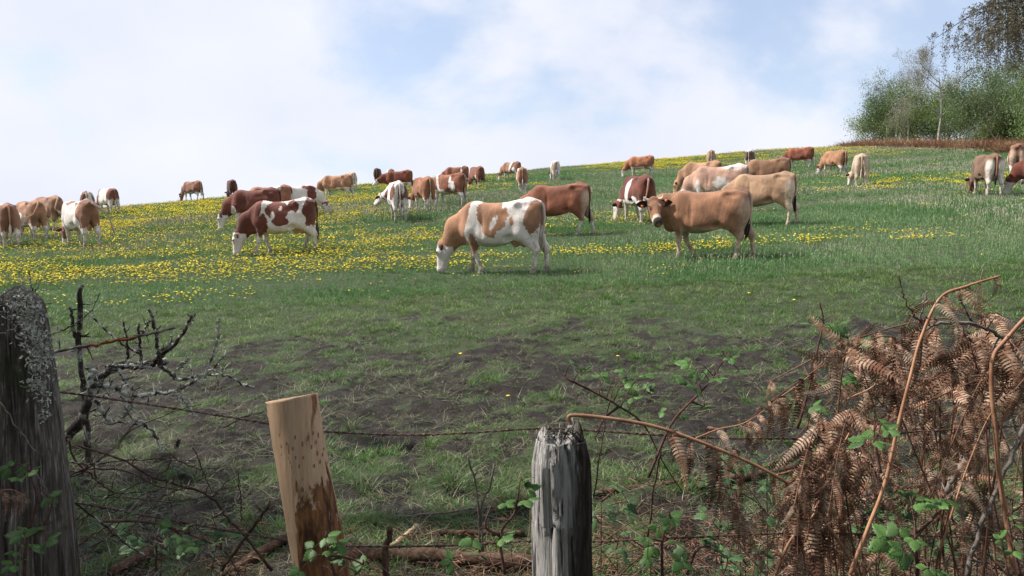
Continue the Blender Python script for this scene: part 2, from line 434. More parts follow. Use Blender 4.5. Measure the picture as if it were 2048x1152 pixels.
def cow_body(pose, h):
    """pose keys: head 'graze'/'up'/custom; swing; legs (four dx offsets: FL, FR, HL, HR); beef; fat. Returns verts, quads, frame info."""
    beef = pose.get('beef', 0.0); fat = pose.get('fat', 0.0)
    L = pose.get('legs', (0.08, -0.12, 0.10, -0.10))
    sw = pose.get('swing', 0.0)
    kind = pose.get('head', 'graze')
    if kind == 'graze':
        poll = Vector((1.22 - 0.25 * abs(sw), 0.55 * sw, 0.60)); hd = unit((0.16, 0.25 * sw, -1.0)); fn = unit((1.0, 0.9 * sw, 0.14))
        mid = Vector((0.92 - 0.06 * abs(sw), 0.22 * sw, 0.90))
    elif kind == 'low':
        poll = Vector((1.30 - 0.3 * abs(sw), 0.6 * sw, 0.92)); hd = unit((0.75, 0.55 * sw, -0.62)); fn = unit((0.62, 0.4 * sw, 0.75))
        mid = Vector((0.96, 0.24 * sw, 1.02))
    else:
        poll = Vector(pose['poll']); hd = unit(pose['hd']); fn = unit(pose['fn']); mid = Vector(pose['mid'])
    wv = hd.cross(fn); wv.normalize(); fn = wv.cross(hd); fn.normalize()
    hs = pose.get('hs', 1.08)
    def hp(u, v, w): return poll + hd * (u * hs) + fn * (v * hs) + wv * (w * hs)
    muz = hp(0.52, -0.02, 0)
    lo = [-1.0, min(-0.50, poll.y - 0.28, muz.y - 0.2), -0.03]; hi = [max(1.0, poll.x + 0.28, muz.x + 0.2), max(0.50, poll.y + 0.28, muz.y + 0.2), max(1.52, poll.z + 0.25)]
    g = Implicit(lo, hi, h)
    # trunk
    bd = 0.03 * fat
    g.loft([-0.84, -0.72, -0.50, -0.15, 0.22, 0.48, 0.68, 0.80],
           [1.31, 1.385, 1.415, 1.365, 1.36, 1.375, 1.30, 1.17],
           [0.98, 0.84, 0.745 - beef * .02, 0.60 - bd, 0.545 - bd, 0.585, 0.68, 0.82],
           [0.12, 0.215 + .02 * beef, 0.285 + .01 * beef, 0.355 + bd, 0.345 + bd, 0.275, 0.21, 0.10], p=2.25)
    for s in (-1, 1):
        g.ell((-0.41, 0.245 * s, 1.325), (0.06, 0.04, 0.045), 0.09)                     # hook bone
        g.ell((-0.80, 0.105 * s, 1.275), (0.06, 0.04, 0.06), 0.08)                       # pin bone
        g.ell((-0.60 - .02 * beef, (0.155 + .03 * beef) * s, 1.03), (0.235 + .04 * beef, 0.125 + .035 * beef, 0.33), 0.10)          # thigh
        g.ell((-0.70 - .04 * beef, (0.125 + .03 * beef) * s, 0.98), (0.12 + .03 * beef, 0.10 + .03 * beef, 0.28), 0.08)
        g.ell((0.50, 0.195 * s, 1.04), (0.185, 0.105, 0.32), 0.10)                       # shoulder
        g.ell((0.64, 0.165 * s, 0.88), (0.13, 0.09, 0.15), 0.10)
        g.ell((-0.05, 0.27 * s, 0.78), (0.42, 0.10, 0.18), 0.10)                         # barrel side
    lean = 1.0 - 0.75 * beef
    for s in (-1, 1):
        g.carve((-0.25, (0.36 + .02 * beef) * s, 1.20), (0.15, 0.040 + 0.022 * lean, 0.10), 0.09)      # hollow before the hip
        g.carve((-0.60, 0.31 * s, 1.31), (0.12, 0.055 + 0.02 * lean, 0.05), 0.06)                       # dip between hip and pin bones
        g.carve((0.27, 0.375 * s, 1.08), (0.035, 0.055, 0.24), 0.05)                                     # behind the shoulder blade
        g.carve((-0.30, 0.33 * s, 0.70), (0.13, 0.07, 0.07), 0.07)                                       # flank fold
    g.cone((-0.60, 0, 1.375), (-0.82, 0, 1.335), 0.07, 0.045, 0.08)                      # tail head
    # legs
    for i, s in enumerate((1, -1)):
        dx = L[i]; yk = 0.165 * s
        kn = Vector((0.535 + dx * 0.55 + (0.03 if dx < 0 else 0.0), yk, 0.415)); ft = Vector((0.52 + dx, yk, 0.125))
        g.cone((0.56, 0.185 * s, 0.86), (0.525 + dx * .2, 0.18 * s, 0.68), 0.125, 0.10, 0.08)
        g.cone((0.525 + dx * .2, 0.18 * s, 0.68), kn, 0.093, 0.057, 0.06)
        g.ell(kn + Vector((0.008, 0, 0)), (0.056, 0.054, 0.065), 0.03)
        g.cone(kn, ft, 0.047, 0.040, 0.03)
        g.ell(ft, (0.052, 0.050, 0.05), 0.03)
        g.cone(ft, (ft.x + 0.035, yk, 0.03), 0.045, 0.058, 0.02)
        dx = L[2 + i]; yh = (0.185 + .02 * beef) * s
        st = Vector((-0.46 + dx * .18, 0.205 * s, 0.80)); hk = Vector((-0.775 + dx * 0.62, yh, 0.485)); ft = Vector((-0.735 + dx, yh, 0.135))
        g.cone((-0.52, 0.17 * s, 0.98), st, 0.17, 0.125 + .02 * beef, 0.09)
        g.cone((-0.70, 0.16 * s, 0.90), hk, 0.12 + .03 * beef, 0.052, 0.09)
        g.cone(st, hk, 0.13, 0.066, 0.08)
        g.ell(hk + Vector((-0.022, 0, 0.02)), (0.052, 0.044, 0.075), 0.03)
        g.cone(hk, ft, 0.050, 0.041, 0.03)
        g.ell(ft, (0.054, 0.050, 0.05), 0.03)
        g.cone(ft, (ft.x + 0.04, yh, 0.03), 0.046, 0.058, 0.02)
    # brisket, neck, dewlap
    g.ell((0.70, 0, 0.74), (0.19, 0.125, 0.15), 0.10)
    A = Vector((0.52, 0, 1.05))
    g.cone(A, mid, 0.315, 0.215, 0.10, ys=0.60)
    g.cone(mid, hp(0.05, -0.07, 0), 0.215, 0.135, 0.08, ys=0.66)
    thr = hp(0.14, -0.18, 0)
    g.cone((0.76, 0, 0.68), mid + (thr - mid) * 0.45 + Vector((0, 0, -0.09)), 0.085, 0.06, 0.08, ys=0.45)
    g.cone(mid + (thr - mid) * 0.45 + Vector((0, 0, -0.09)), thr, 0.06, 0.04, 0.08, ys=0.5)
    # head
    Mx = [list(hd), list(fn), list(wv)]
    Mt = [[Mx[c][r] for c in range(3)] for r in range(3)]
    def he(u, v, w, r, k): g.ell(tuple(hp(u, v, w)), tuple(q * hs / 1.06 for q in r), k, Mt)
    he(0.10, -0.02, 0, (0.165, 0.115, 0.118), 0.06)
    g.cone(hp(0.15, 0.0, 0), hp(0.43, -0.01, 0), 0.105, 0.072, 0.06)
    he(0.465, -0.015, 0, (0.070, 0.072, 0.083), 0.05)
    he(0.455, -0.070, 0, (0.060, 0.040, 0.062), 0.04)
    for s in (-1, 1):
        g.cone(hp(0.10, -0.13, 0.055 * s), hp(0.40, -0.075, 0.035 * s), 0.062, 0.042, 0.06)
        he(0.165, 0.052, 0.092 * s, (0.045, 0.028, 0.026), 0.04)
        he(0.02, 0.03, 0.075 * s, (0.04, 0.04, 0.05), 0.05)
    he(-0.015, 0.045, 0, (0.055, 0.05, 0.07), 0.05)
    # hoof soles flat
    g.F = np.maximum(g.F, -g.Z + 0.0)
    V, Q = surface_nets(g.F, g.lo, h)
    return V, Q, dict(hp=hp, hd=hd, fn=fn, wv=wv, poll=poll, mid=mid, A=A, legs=L)

WHITE = (0.66, 0.60, 0.55)
FAWN = (0.34, 0.175, 0.10); TAN = (0.29, 0.145, 0.082); REDB = (0.235, 0.088, 0.050); DKRED = (0.150, 0.048, 0.033); RED = (0.20, 0.064, 0.037)
ORANGE = (0.33, 0.135, 0.068); PALE = (0.46, 0.32, 0.22); BROWN = (0.235, 0.125, 0.072); DARK = (0.085, 0.036, 0.030); PINKROAN = (0.40, 0.24, 0.175)

def coat_material(coat, white, seed, amp=0.06, roan=0.0, pale=(0.62, 0.50, 0.38)):
    m, nt, bs = mat_new('cow_coat')
    oc = nd(nt, 'ShaderNodeAttribute', attribute_name='rest').outputs['Vector']
    off = nd(nt, 'ShaderNodeVectorMath', {0: oc, 1: (seed * 1.37 % 7, seed * 2.11 % 5, seed * 0.77 % 9)}, operation='ADD').outputs[0]
    pat = nd(nt, 'ShaderNodeAttribute', attribute_name='pat').outputs['Fac']
    n1 = noise(nt, off, 7.0, 6, 0.68); n2 = noise(nt, off, 40.0, 3, 0.6)
    p = mathn(nt, 'ADD', pat, mathn(nt, 'MULTIPLY', mathn(nt, 'SUBTRACT', n1, 0.5), amp * 2.6))
    p = mathn(nt, 'ADD', p, mathn(nt, 'MULTIPLY', mathn(nt, 'SUBTRACT', n2, 0.5), 0.05))
    if roan:
        n3 = noise(nt, off, 11.0, 6, 0.75)
        p = mathn(nt, 'ADD', p, mathn(nt, 'MULTIPLY', mathn(nt, 'SUBTRACT', n3, 0.5), roan))
    fac = ramp(nt, p, -0.009, 0.009) if not roan else ramp(nt, p, -0.06, 0.06)
    big = noise(nt, off, 2.6, 3, 0.5)
    dk = tuple(c * 0.66 for c in coat); lt = tuple(min(1, c * 1.2) for c in coat)
    cc = mixc(nt, ramp(nt, big, 0.32, 0.68), dk, lt)
    pl = nd(nt, 'ShaderNodeAttribute', attribute_name='pale').outputs['Fac']
    cc = mixc(nt, pl, cc, pale)
    wc = mixc(nt, ramp(nt, noise(nt, off, 3.5, 4, 0.6), 0.35, 0.75), white, tuple(c * 0.86 for c in white))
    col = mixc(nt, fac, wc, cc)
    # mud splashed over legs and belly
    dirt = nd(nt, 'ShaderNodeAttribute', attribute_name='dirt').outputs['Fac']
    dn = ramp(nt, mathn(nt, 'ADD', noise(nt, off, 14.0, 5, 0.7), mathn(nt, 'MULTIPLY', dirt, 0.38)), 0.62, 0.84)
    col = mixc(nt, mathn(nt, 'MULTIPLY', dn, 0.7), col, (0.16, 0.115, 0.075))
    da = nd(nt, 'ShaderNodeAttribute', attribute_name='dark').outputs['Fac']
    col = mixc(nt, da, col, (0.022, 0.018, 0.018))
    nt.links.new(col, bs.inputs['Base Color'])
    bs.inputs['Roughness'].default_value = 0.72; bs.inputs['Specular IOR Level'].default_value = 0.15
    bs.inputs['Sheen Weight'].default_value = 0.12; bs.inputs['Sheen Roughness'].default_value = 0.5
    hv = scaled(nt, off, (60, 60, 22))
    hn = mathn(nt, 'ADD', noise(nt, hv, 2.0, 3, 0.6), mathn(nt, 'MULTIPLY', noise(nt, scaled(nt, off, (1.6, 1.0, 0.6)), 7.0, 4, 0.55), 2.6))
    bump(nt, bs, hn, 0.55, 0.016)
    return m

def blob(V, side, cx, cz, rx, rz, ang=0.0):
    """Signed depth (metres) inside an ellipse on the flank; side +1 left, -1 right, 0 both."""
    a = math.radians(ang); x = V[:, 0] - cx; z = V[:, 2] - cz
    u = x * math.cos(a) + z * math.sin(a); w = -x * math.sin(a) + z * math.cos(a)
    s = (1 - np.sqrt((u / rx) ** 2 + (w / rz) ** 2)) * min(rx, rz)
    if side: s = np.where(V[:, 1] * side > -0.06, s, -0.3 - 0 * s)
    return s

M_TUFT = {}
def hairmat(c):
    k = tuple(round(q, 3) for q in c)
    if k not in M_TUFT: M_TUFT[k] = mat_simple('cow_hair', tuple(q * 0.75 for q in c), c, 30, 0.8, 0.3, (1, 1, .2))
    return M_TUFT[k]
M_HORN = M_EYE = M_UDDER = M_TAG = None

def ear_mesh():
    """Cupped leaf-shaped ear, root at the origin, tip along +x, cup opening towards +y."""
    nu, nv = 8, 6; V = []; F = []
    for i in range(nu + 1):
        u = i / nu; w = 0.052 * (math.sin(math.pi * min(1, (u * 0.86 + 0.14))) ** 0.75) + 0.004
        for j in range(nv + 1):
            v = j / nv * 2 - 1
            V.append((u * 0.205, -0.035 * (1 - v * v) * (1 - 0.55 * u) , v * w + 0.0))
    for j2 in range(len(V)):
        x, y, z = V[j2]; V.append((x, y - 0.012 * (1 - (x / 0.205)) - 0.005, z * 0.97))
    n = (nu + 1) * (nv + 1)
    for i in range(nu):
        for j in range(nv):
            a = i * (nv + 1) + j; q = (a, a + 1, a + nv + 2, a + nv + 1)
            F.append(q[::-1]); F.append(tuple(t + n for t in q))
    rim = [j for j in range(nv + 1)] + [i * (nv + 1) + nv for i in range(1, nu + 1)] + [nu * (nv + 1) + j for j in range(nv - 1, -1, -1)] + [i * (nv + 1) for i in range(nu - 1, 0, -1)]
    for a, b in zip(rim, rim[1:] + rim[:1]): F.append((a, b, b + n, a + n))
    return make_mesh('ear', V, F)

def frame_matrix(o, x, y, z):
    return Matrix(((x[0], y[0], z[0], o[0]), (x[1], y[1], z[1], o[1]), (x[2], y[2], z[2], o[2]), (0, 0, 0, 1)))

EAR_ME = {}
def make_cow(loc, heading, scale, label, coat, pose, pattern, h=0.03, tail='hang', tailcol=None, tuft=None, ear=(0.10, 0.04, 0.03),
             udder=True, horns=False, tags=False, white=WHITE, roan=0.0, seed=0, detail=True, pale=None, slope=True):
    if coat not in (FAWN, TAN, REDB, DKRED, RED, ORANGE, PALE, BROWN, DARK, PINKROAN): coat = (coat[0] * 0.76, coat[1] * 0.80, coat[2] * 0.86)
    root = empty('cow', loc, math.radians(heading)); root.scale = (scale * 1.03, scale * 0.98, scale * 1.08)
    V, Q, fr = cow_body(pose, h)
    me = make_mesh('cow_body', V, Q)
    # coat fields
    poll, hd, fn, wv = (np.array(fr[k]) for k in ('poll', 'hd', 'fn', 'wv'))
    rel = V - poll; hu = rel @ hd; hv = rel @ fn; hw = rel @ wv
    rad = np.sqrt(hv ** 2 + hw ** 2)
    inhead = (hu > -0.08) & (rad < 0.26) & (hu < 0.62) & (V[:, 0] > 0.72)
    headu = np.where(inhead, hu, -0.5)
    A, mid = np.array(fr['A']), np.array(fr['mid'])
    pat, pl, dk = pattern(V, dict(hu=hu, hv=hv, hw=hw, inhead=inhead, headu=headu, A=A, mid=mid, poll=poll))
    dirt = np.clip((0.62 - V[:, 2]) / 0.6, 0, 1)
    dirt = np.maximum(dirt, 0.42 * (1 - sstep(-0.75, -0.40, V[:, 0])) * (1 - sstep(0.9, 1.15, V[:, 2])))      # soiled hindquarters
    dirt = np.maximum(dirt, 0.30 * (1 - sstep(0.62, 0.80, V[:, 2])))
    dirt = np.where(inhead, 0, dirt)
    # nose pad, eyes, hoofs
    nose = np.where(inhead, sstep(0.475, 0.50, hu) * sstep(-0.06, -0.03, hv), 0) * (1.0 if pose.get('nose') else 0.25)
    hoof = 1 - sstep(0.045, 0.06, V[:, 2]); hoof = np.where(inhead, 0, hoof) * 0.8
    eye = np.where(inhead, 1 - sstep(0.020, 0.034, np.sqrt((hu - 0.165) ** 2 + (hv - 0.06) ** 2 + (np.abs(hw) - 0.108) ** 2)), 0)
    dk = np.clip(np.maximum(np.maximum(dk, nose), np.maximum(hoof, eye)), 0, 1)
    for nm, arr in (('pat', pat), ('pale', pl), ('dark', dk), ('dirt', dirt)):
        at = me.attributes.new(nm, 'FLOAT', 'POINT'); at.data.foreach_set('value', np.asarray(arr, np.float32))
    at = me.attributes.new('rest', 'FLOAT_VECTOR', 'POINT'); at.data.foreach_set('vector', V.astype(np.float32).ravel())
    add_obj('body', me, coat_material(coat, white, seed, roan=roan, **({'pale': pale} if pale else {})), root)
    hp = fr['hp']
    # ears
    if detail:
        for s in (-1, 1):
            k = (round(ear[0], 2), round(ear[1], 2))
            if k not in EAR_ME:
                EAR_ME[k] = ear_mesh(); EAR_ME[k].materials.append(hairmat(ear))
            o = hp(0.035, -0.015, 0.105 * s); xa = (fr['wv'] * s + fr['hd'] * 0.12 + fr['fn'] * pose.get('ear_fwd', -0.22) + Vector((0, 0, -0.10))).normalized()
            ya = (fr['fn'] * 0.75 + fr['hd'] * 0.6); ya = (ya - xa * ya.dot(xa)).normalized(); za = xa.cross(ya)
            e = add_obj('ear', EAR_ME[k], None, root); es = pose.get('ear_size', 1.0); e.matrix_local = frame_matrix(o, xa, ya, za) @ Matrix.Diagonal((es, es, es, 1))
            if tags:
                mb = MB(); mb.add([(0.085, 0.012, -0.050), (0.128, 0.012, -0.056), (0.130, 0.012, -0.012), (0.088, 0.012, -0.010), (0.085, 0.017, -0.050), (0.128, 0.017, -0.056), (0.130, 0.017, -0.012), (0.088, 0.017, -0.010)],
                                  [(0, 1, 2, 3), (7, 6, 5, 4), (0, 4, 5, 1), (1, 5, 6, 2), (2, 6, 7, 3), (3, 7, 4, 0)])
                add_obj('ear_tag', mb.mesh('ear_tag', False), M_TAG, e)
    if horns:
        for s in (-1, 1):
            mb = MB(); b0 = hp(-0.015, 0.03, 0.085 * s); pts = curve_pts([b0, b0 + fr['wv'] * 0.07 * s + fr['fn'] * 0.02, b0 + fr['wv'] * 0.10 * s + fr['fn'] * 0.07 - fr['hd'] * 0.03], 6)
            mb.tube(pts, [0.030, 0.029, 0.027, 0.023, 0.017, 0.008], 8); add_obj('horn', mb.mesh('horn'), M_HORN, root)
    if detail:
        for s in (-1, 1):
            mb = MB(); c = hp(0.165, 0.066, 0.110 * s)
            vs, fs = [], []
            for i in range(5):
                th = math.pi * i / 4
                for j in range(8):
                    ph = 2 * math.pi * j / 8; vs.append(c + Vector((math.sin(th) * math.cos(ph), math.sin(th) * math.sin(ph), math.cos(th))) * 0.017)
            for i in range(4):
                for j in range(8): fs.append((i * 8 + j, i * 8 + (j + 1) % 8, (i + 1) * 8 + (j + 1) % 8, (i + 1) * 8 + j))
            mb.add(vs, fs); add_obj('eye', mb.mesh('eye'), M_EYE, root)
    # tail
    T0 = Vector((-0.80, 0, 1.35))
    if tail == 'hang': ctl = [T0, (-0.885, 0, 1.28), (-0.905, 0.0, 1.05), (-0.885, 0.005, 0.82), (-0.88, 0.015, 0.62)]
    elif tail == 'left': ctl = [T0, (-0.90, 0.03, 1.30), (-0.96, 0.14, 1.12), (-0.95, 0.26, 0.96), (-0.90, 0.44, 0.88), (-0.84, 0.60, 0.90)]
    elif tail == 'right': ctl = [T0, (-0.90, -0.05, 1.30), (-1.0, -0.22, 1.16), (-1.04, -0.40, 0.98), (-1.03, -0.50, 0.76), (-1.02, -0.55, 0.60)]
    elif tail == 'hook': ctl = [T0, (-0.90, 0.06, 1.28), (-0.94, 0.18, 1.05), (-0.94, 0.22, 0.92), (-0.93, 0.10, 0.83), (-0.92, -0.12, 0.80)]
    elif tail == 'inleft': ctl = [T0, (-0.89, 0.01, 1.28), (-0.915, 0.05, 1.05), (-0.90, 0.09, 0.85), (-0.86, 0.15, 0.66)]
    elif tail == 'high': ctl = [T0, (-0.88, -0.06, 1.38), (-0.95, -0.25, 1.40), (-0.98, -0.38, 1.46), (-0.96, -0.36, 1.60)]
    else: ctl = tail
    n = 14; pts = curve_pts(ctl, n)
    mb = MB(); mb.tube(pts, [0.040 - 0.024 * min(1, i / (n - 3)) for i in range(n)], 8)
    to = add_obj('tail', mb.mesh('tail'), hairmat(tailcol or coat), root)
    mb = MB(); rng = random.Random(seed); d = (pts[-1] - pts[-3]).normalized()
    if d.z > -0.3 and tail != 'high': d = (d * 0.6 + Vector((0, 0, -0.6))).normalized()
    side = d.cross(Vector((0.3, 1, 0.2))).normalized(); s2 = d.cross(side)
    for q in range(14 if detail else 6):
        a = rng.random() * 6.28; r = rng.random() ** .5 * 0.030; o = side * math.cos(a) * r + s2 * math.sin(a) * r
        st = pts[-2 - (q % 3)]; ln = rng.uniform(0.22, 0.36)
        mb.tube([st + o * 0.3, st + d * ln * 0.35 + o * 1.15, st + d * ln * 0.75 + o * 1.2, st + d * ln + o * 0.8], [0.014, 0.017, 0.014, 0.003], 5)
    add_obj('tail_tuft', mb.mesh('tail_tuft'), hairmat(tuft or (0.6, 0.52, 0.44)), to)
    if udder:
        if 'udder' not in EAR_ME:
            g = Implicit((-0.72, -0.24, 0.42), (-0.05, 0.22, 0.95), 0.026)
            g.ell((-0.42, 0, 0.72), (0.22, 0.14, 0.17), 0.04)
            for sx in (-0.50, -0.33):
                for sy in (-0.06, 0.06):
                    g.ell((sx, sy, 0.65), (0.10, 0.08, 0.12), 0.05); g.cone((sx, sy, 0.60), (sx + .01, sy * 1.25, 0.515), 0.026, 0.015, 0.03)
            v, q = surface_nets(g.F, g.lo, 0.026)
            EAR_ME['udder'] = make_mesh('udder', v, q)
        add_obj('udder', EAR_ME['udder'], M_UDDER, root)
    tag(root, label, 'cow', 'cows grazing on the hillside')
    return root

def base_pattern(solid=True, face=None, legs=None, belly=None, blobs=(), rump_pale=0.0, legs_pale=0.0, belly_pale=0.0, dark_face=0.0, neck=None, darkleg=0.0, tailhead=None):
    """solid: coloured animal, else white; face: head axis position beyond which the face is white; legs: height below which legs are white;
    belly: height below which the belly is white; blobs: (sign, side, cx, cz, rx, rz, angle); neck: x beyond which neck is coloured again."""
    def f(V, I):
        pat = np.full(len(V), 0.25 if solid else -0.25)
        body = ~I['inhead']
        for b in blobs:
            s = blob(V, *b[1:]); s = np.where(body, s, -0.3)
            pat = np.maximum(pat, s) if b[0] > 0 else np.minimum(pat, -s)
        if neck is not None:
            d = V[:, 0] - neck - 0.25 * (1.0 - V[:, 2])
            pat = np.where(body, np.maximum(pat, np.clip(d, -0.3, 0.3)), pat)
        if belly is not None:
            arch = belly + 0.10 * np.clip((V[:, 0] + 0.2) ** 2, 0, .4)
            pat = np.where(body & (np.abs(V[:, 0]) < 0.72), np.minimum(pat, np.clip(V[:, 2] - belly, -0.3, 0.3)), pat)
        if legs is not None:
            lf, lh = legs if isinstance(legs, tuple) else (legs, legs)
            zz = np.where(V[:, 0] > 0, lf, lh)
            pat = np.where(body, np.minimum(pat, np.clip(V[:, 2] - zz, -0.3, 0.3)), pat)
        if face is not None:
            pat = np.where(I['inhead'], np.clip(face - I['hu'], -0.2, 0.2), pat)
        elif not solid:
            pat = np.where(I['inhead'], -0.2, pat)
        pl = np.zeros(len(V)); z = V[:, 2]
        if legs_pale: pl = np.maximum(pl, legs_pale * (1 - sstep(0.32, 0.62, z)))
        if rump_pale: pl = np.maximum(pl, rump_pale * (1 - sstep(-0.80, -0.62, V[:, 0])) * (1 - sstep(1.12, 1.30, z)) * sstep(0.03, 0.1, np.abs(V[:, 1])))
        if belly_pale: pl = np.maximum(pl, belly_pale * (1 - sstep(0.60, 0.72, z)) * (np.abs(V[:, 0]) < 0.5))
        pl = np.where(body, pl, 0)
        dk = np.zeros(len(V))
        if dark_face:
            # dark cheeks and muzzle ring with a pale ring around the nose
            ring = sstep(0.38, 0.43, I['hu']) * (1 - sstep(0.475, 0.49, I['hu']))
            pl = np.where(I['inhead'], ring * 1.0, pl)
        if darkleg: dk = np.maximum(dk, darkleg * (1 - sstep(0.35, 0.7, z)))
        dk = np.where(body, dk, 0)
        return pat, pl, dk
    return f

M_HORN = mat_simple('horn', (0.55, 0.45, 0.32), (0.70, 0.62, 0.48), 20, 0.4)
M_EYE = mat_simple('eye', (0.008, 0.006, 0.006), (0.012, 0.009, 0.008), 5, 0.08, spec=0.6)
M_UDDER = mat_simple('udder_skin', (0.52, 0.27, 0.20), (0.60, 0.38, 0.30), 9, 0.55, 0.2)
M_TAG = mat_simple('ear_tag_plastic', (0.62, 0.17, 0.04), (0.66, 0.20, 0.05), 5, 0.4)
# ------------------------------------------------------------------ grass, flowers and litter: instanced tufts
def instancer(name, protos, pos, rot, scl, idx, label, cat='grass'):
    """One object whose points carry instances of the prototype meshes."""
    pc = bpy.data.collections.new(name + '_kinds')
    for p in protos: pc.objects.link(p)
    me = bpy.data.meshes.new(name); n = len(pos)
    me.vertices.add(n); me.vertices.foreach_set('co', np.asarray(pos, np.float32).ravel())
    for nm, ty, arr, key in (('irot', 'FLOAT_VECTOR', rot, 'vector'), ('iscl', 'FLOAT_VECTOR', scl, 'vector')):
        at = me.attributes.new(nm, ty, 'POINT'); at.data.foreach_set(key, np.asarray(arr, np.float32).ravel())
    at = me.attributes.new('iidx', 'INT', 'POINT'); at.data.foreach_set('value', np.asarray(idx, np.int32))
    o = bpy.data.objects.new(name, me); COL.objects.link(o)
    ng = bpy.data.node_groups.new(name + '_scatter', 'GeometryNodeTree')
    ng.interface.new_socket('Geometry', in_out='INPUT', socket_type='NodeSocketGeometry')
    ng.interface.new_socket('Geometry', in_out='OUTPUT', socket_type='NodeSocketGeometry')
    gi = ng.nodes.new('NodeGroupInput'); go = ng.nodes.new('NodeGroupOutput')
    ci = ng.nodes.new('GeometryNodeCollectionInfo'); ci.inputs['Collection'].default_value = pc
    ci.inputs['Separate Children'].default_value = True; ci.inputs['Reset Children'].default_value = True
    ip = ng.nodes.new('GeometryNodeInstanceOnPoints'); ip.inputs['Pick Instance'].default_value = True
    def attr(nm, ty):
        a = ng.nodes.new('GeometryNodeInputNamedAttribute'); a.data_type = ty; a.inputs['Name'].default_value = nm
        return [s for s in a.outputs if s.name == 'Attribute' and s.enabled][0]
    ng.links.new(gi.outputs[0], ip.inputs['Points']); ng.links.new(ci.outputs[0], ip.inputs['Instance'])
    ng.links.new(attr('iidx', 'INT'), ip.inputs['Instance Index'])
    e2r = ng.nodes.new('FunctionNodeEulerToRotation'); ng.links.new(attr('irot', 'FLOAT_VECTOR'), e2r.inputs[0])
    ng.links.new(e2r.outputs[0], ip.inputs['Rotation']); ng.links.new(attr('iscl', 'FLOAT_VECTOR'), ip.inputs['Scale'])
    ng.links.new(ip.outputs[0], go.inputs[0])
    md = o.modifiers.new('scatter', 'NODES'); md.node_group = ng
    tag(o, label, cat, kind='stuff')
    return o

def proto(name, me, mat):
    o = bpy.data.objects.new(name, me)
    if len(me.materials) == 0: me.materials.append(mat)
    return o

def tuft_mesh(name, rng, n, rad, hmin, hmax, w, lean=0.35, droop=0.5, segs=3, seed_heads=0, mats=None):
    V = []; F = []; MI = []
    for b in range(n):
        a = rng.random() * 6.283; r = rad * math.sqrt(rng.random()); bx, by = math.cos(a) * r, math.sin(a) * r
        d = rng.random() * 6.283 if rng.random() < 0.5 else a + rng.gauss(0, 0.6)
        hh = rng.uniform(hmin, hmax); ln = lean * rng.random() + 0.05; dr = droop * rng.random()
        ww = w * rng.uniform(0.7, 1.3); fx, fy = -math.sin(d + rng.gauss(0, 0.5)), math.cos(d + rng.gauss(0, 0.5))
        base = len(V)
        for s in range(segs + 1):
            t = s / segs; out = hh * (ln * t + dr * t * t); z = hh * (t - 0.45 * dr * t * t) - 0.015
            px, py = bx + math.cos(d) * out, by + math.sin(d) * out
            if s < segs:
                k = ww * (1 - 0.55 * t); V += [(px - fx * k, py - fy * k, z), (px + fx * k, py + fy * k, z)]
            else: V.append((px, py, z))
        for s in range(segs - 1):
            q = base + 2 * s; F.append((q, q + 1, q + 3, q + 2)); MI.append(0)
        q = base + 2 * (segs - 1); F.append((q, q + 1, q + 2)); MI.append(0)
    for b in range(seed_heads):
        a = rng.random() * 6.283; r = rad * math.sqrt(rng.random()); bx, by = math.cos(a) * r, math.sin(a) * r
        hh = hmax * rng.uniform(1.1, 1.7); d = rng.random() * 6.28; lx, ly = math.cos(d) * 0.12 * hh, math.sin(d) * 0.12 * hh
        k = w * 0.45; fx, fy = -math.sin(d), math.cos(d)
        q = len(V); V += [(bx - fx * k, by - fy * k, 0), (bx + fx * k, by + fy * k, 0), (bx + lx * .7 + fx * k, by + ly * .7 + fy * k, hh * .8), (bx + lx * .7 - fx * k, by + ly * .7 - fy * k, hh * .8)]
        F.append((q, q + 1, q + 2, q + 3)); MI.append(0)
        k = w * 1.5; z0, z1 = hh * .78, hh; q = len(V)
        V += [(bx + lx * .7, by + ly * .7, z0), (bx + lx * .85 + fx * k, by + ly * .85 + fy * k, (z0 + z1) / 2), (bx + lx, by + ly, z1), (bx + lx * .85 - fx * k, by + ly * .85 - fy * k, (z0 + z1) / 2)]
        F.append((q, q + 1, q + 2, q + 3)); MI.append(1)
    me = make_mesh(name, V, F)
    for m in (mats or []): me.materials.append(m)
    if mats and len(mats) > 1: me.polygons.foreach_set('material_index', np.array(MI, np.int32))
    return me

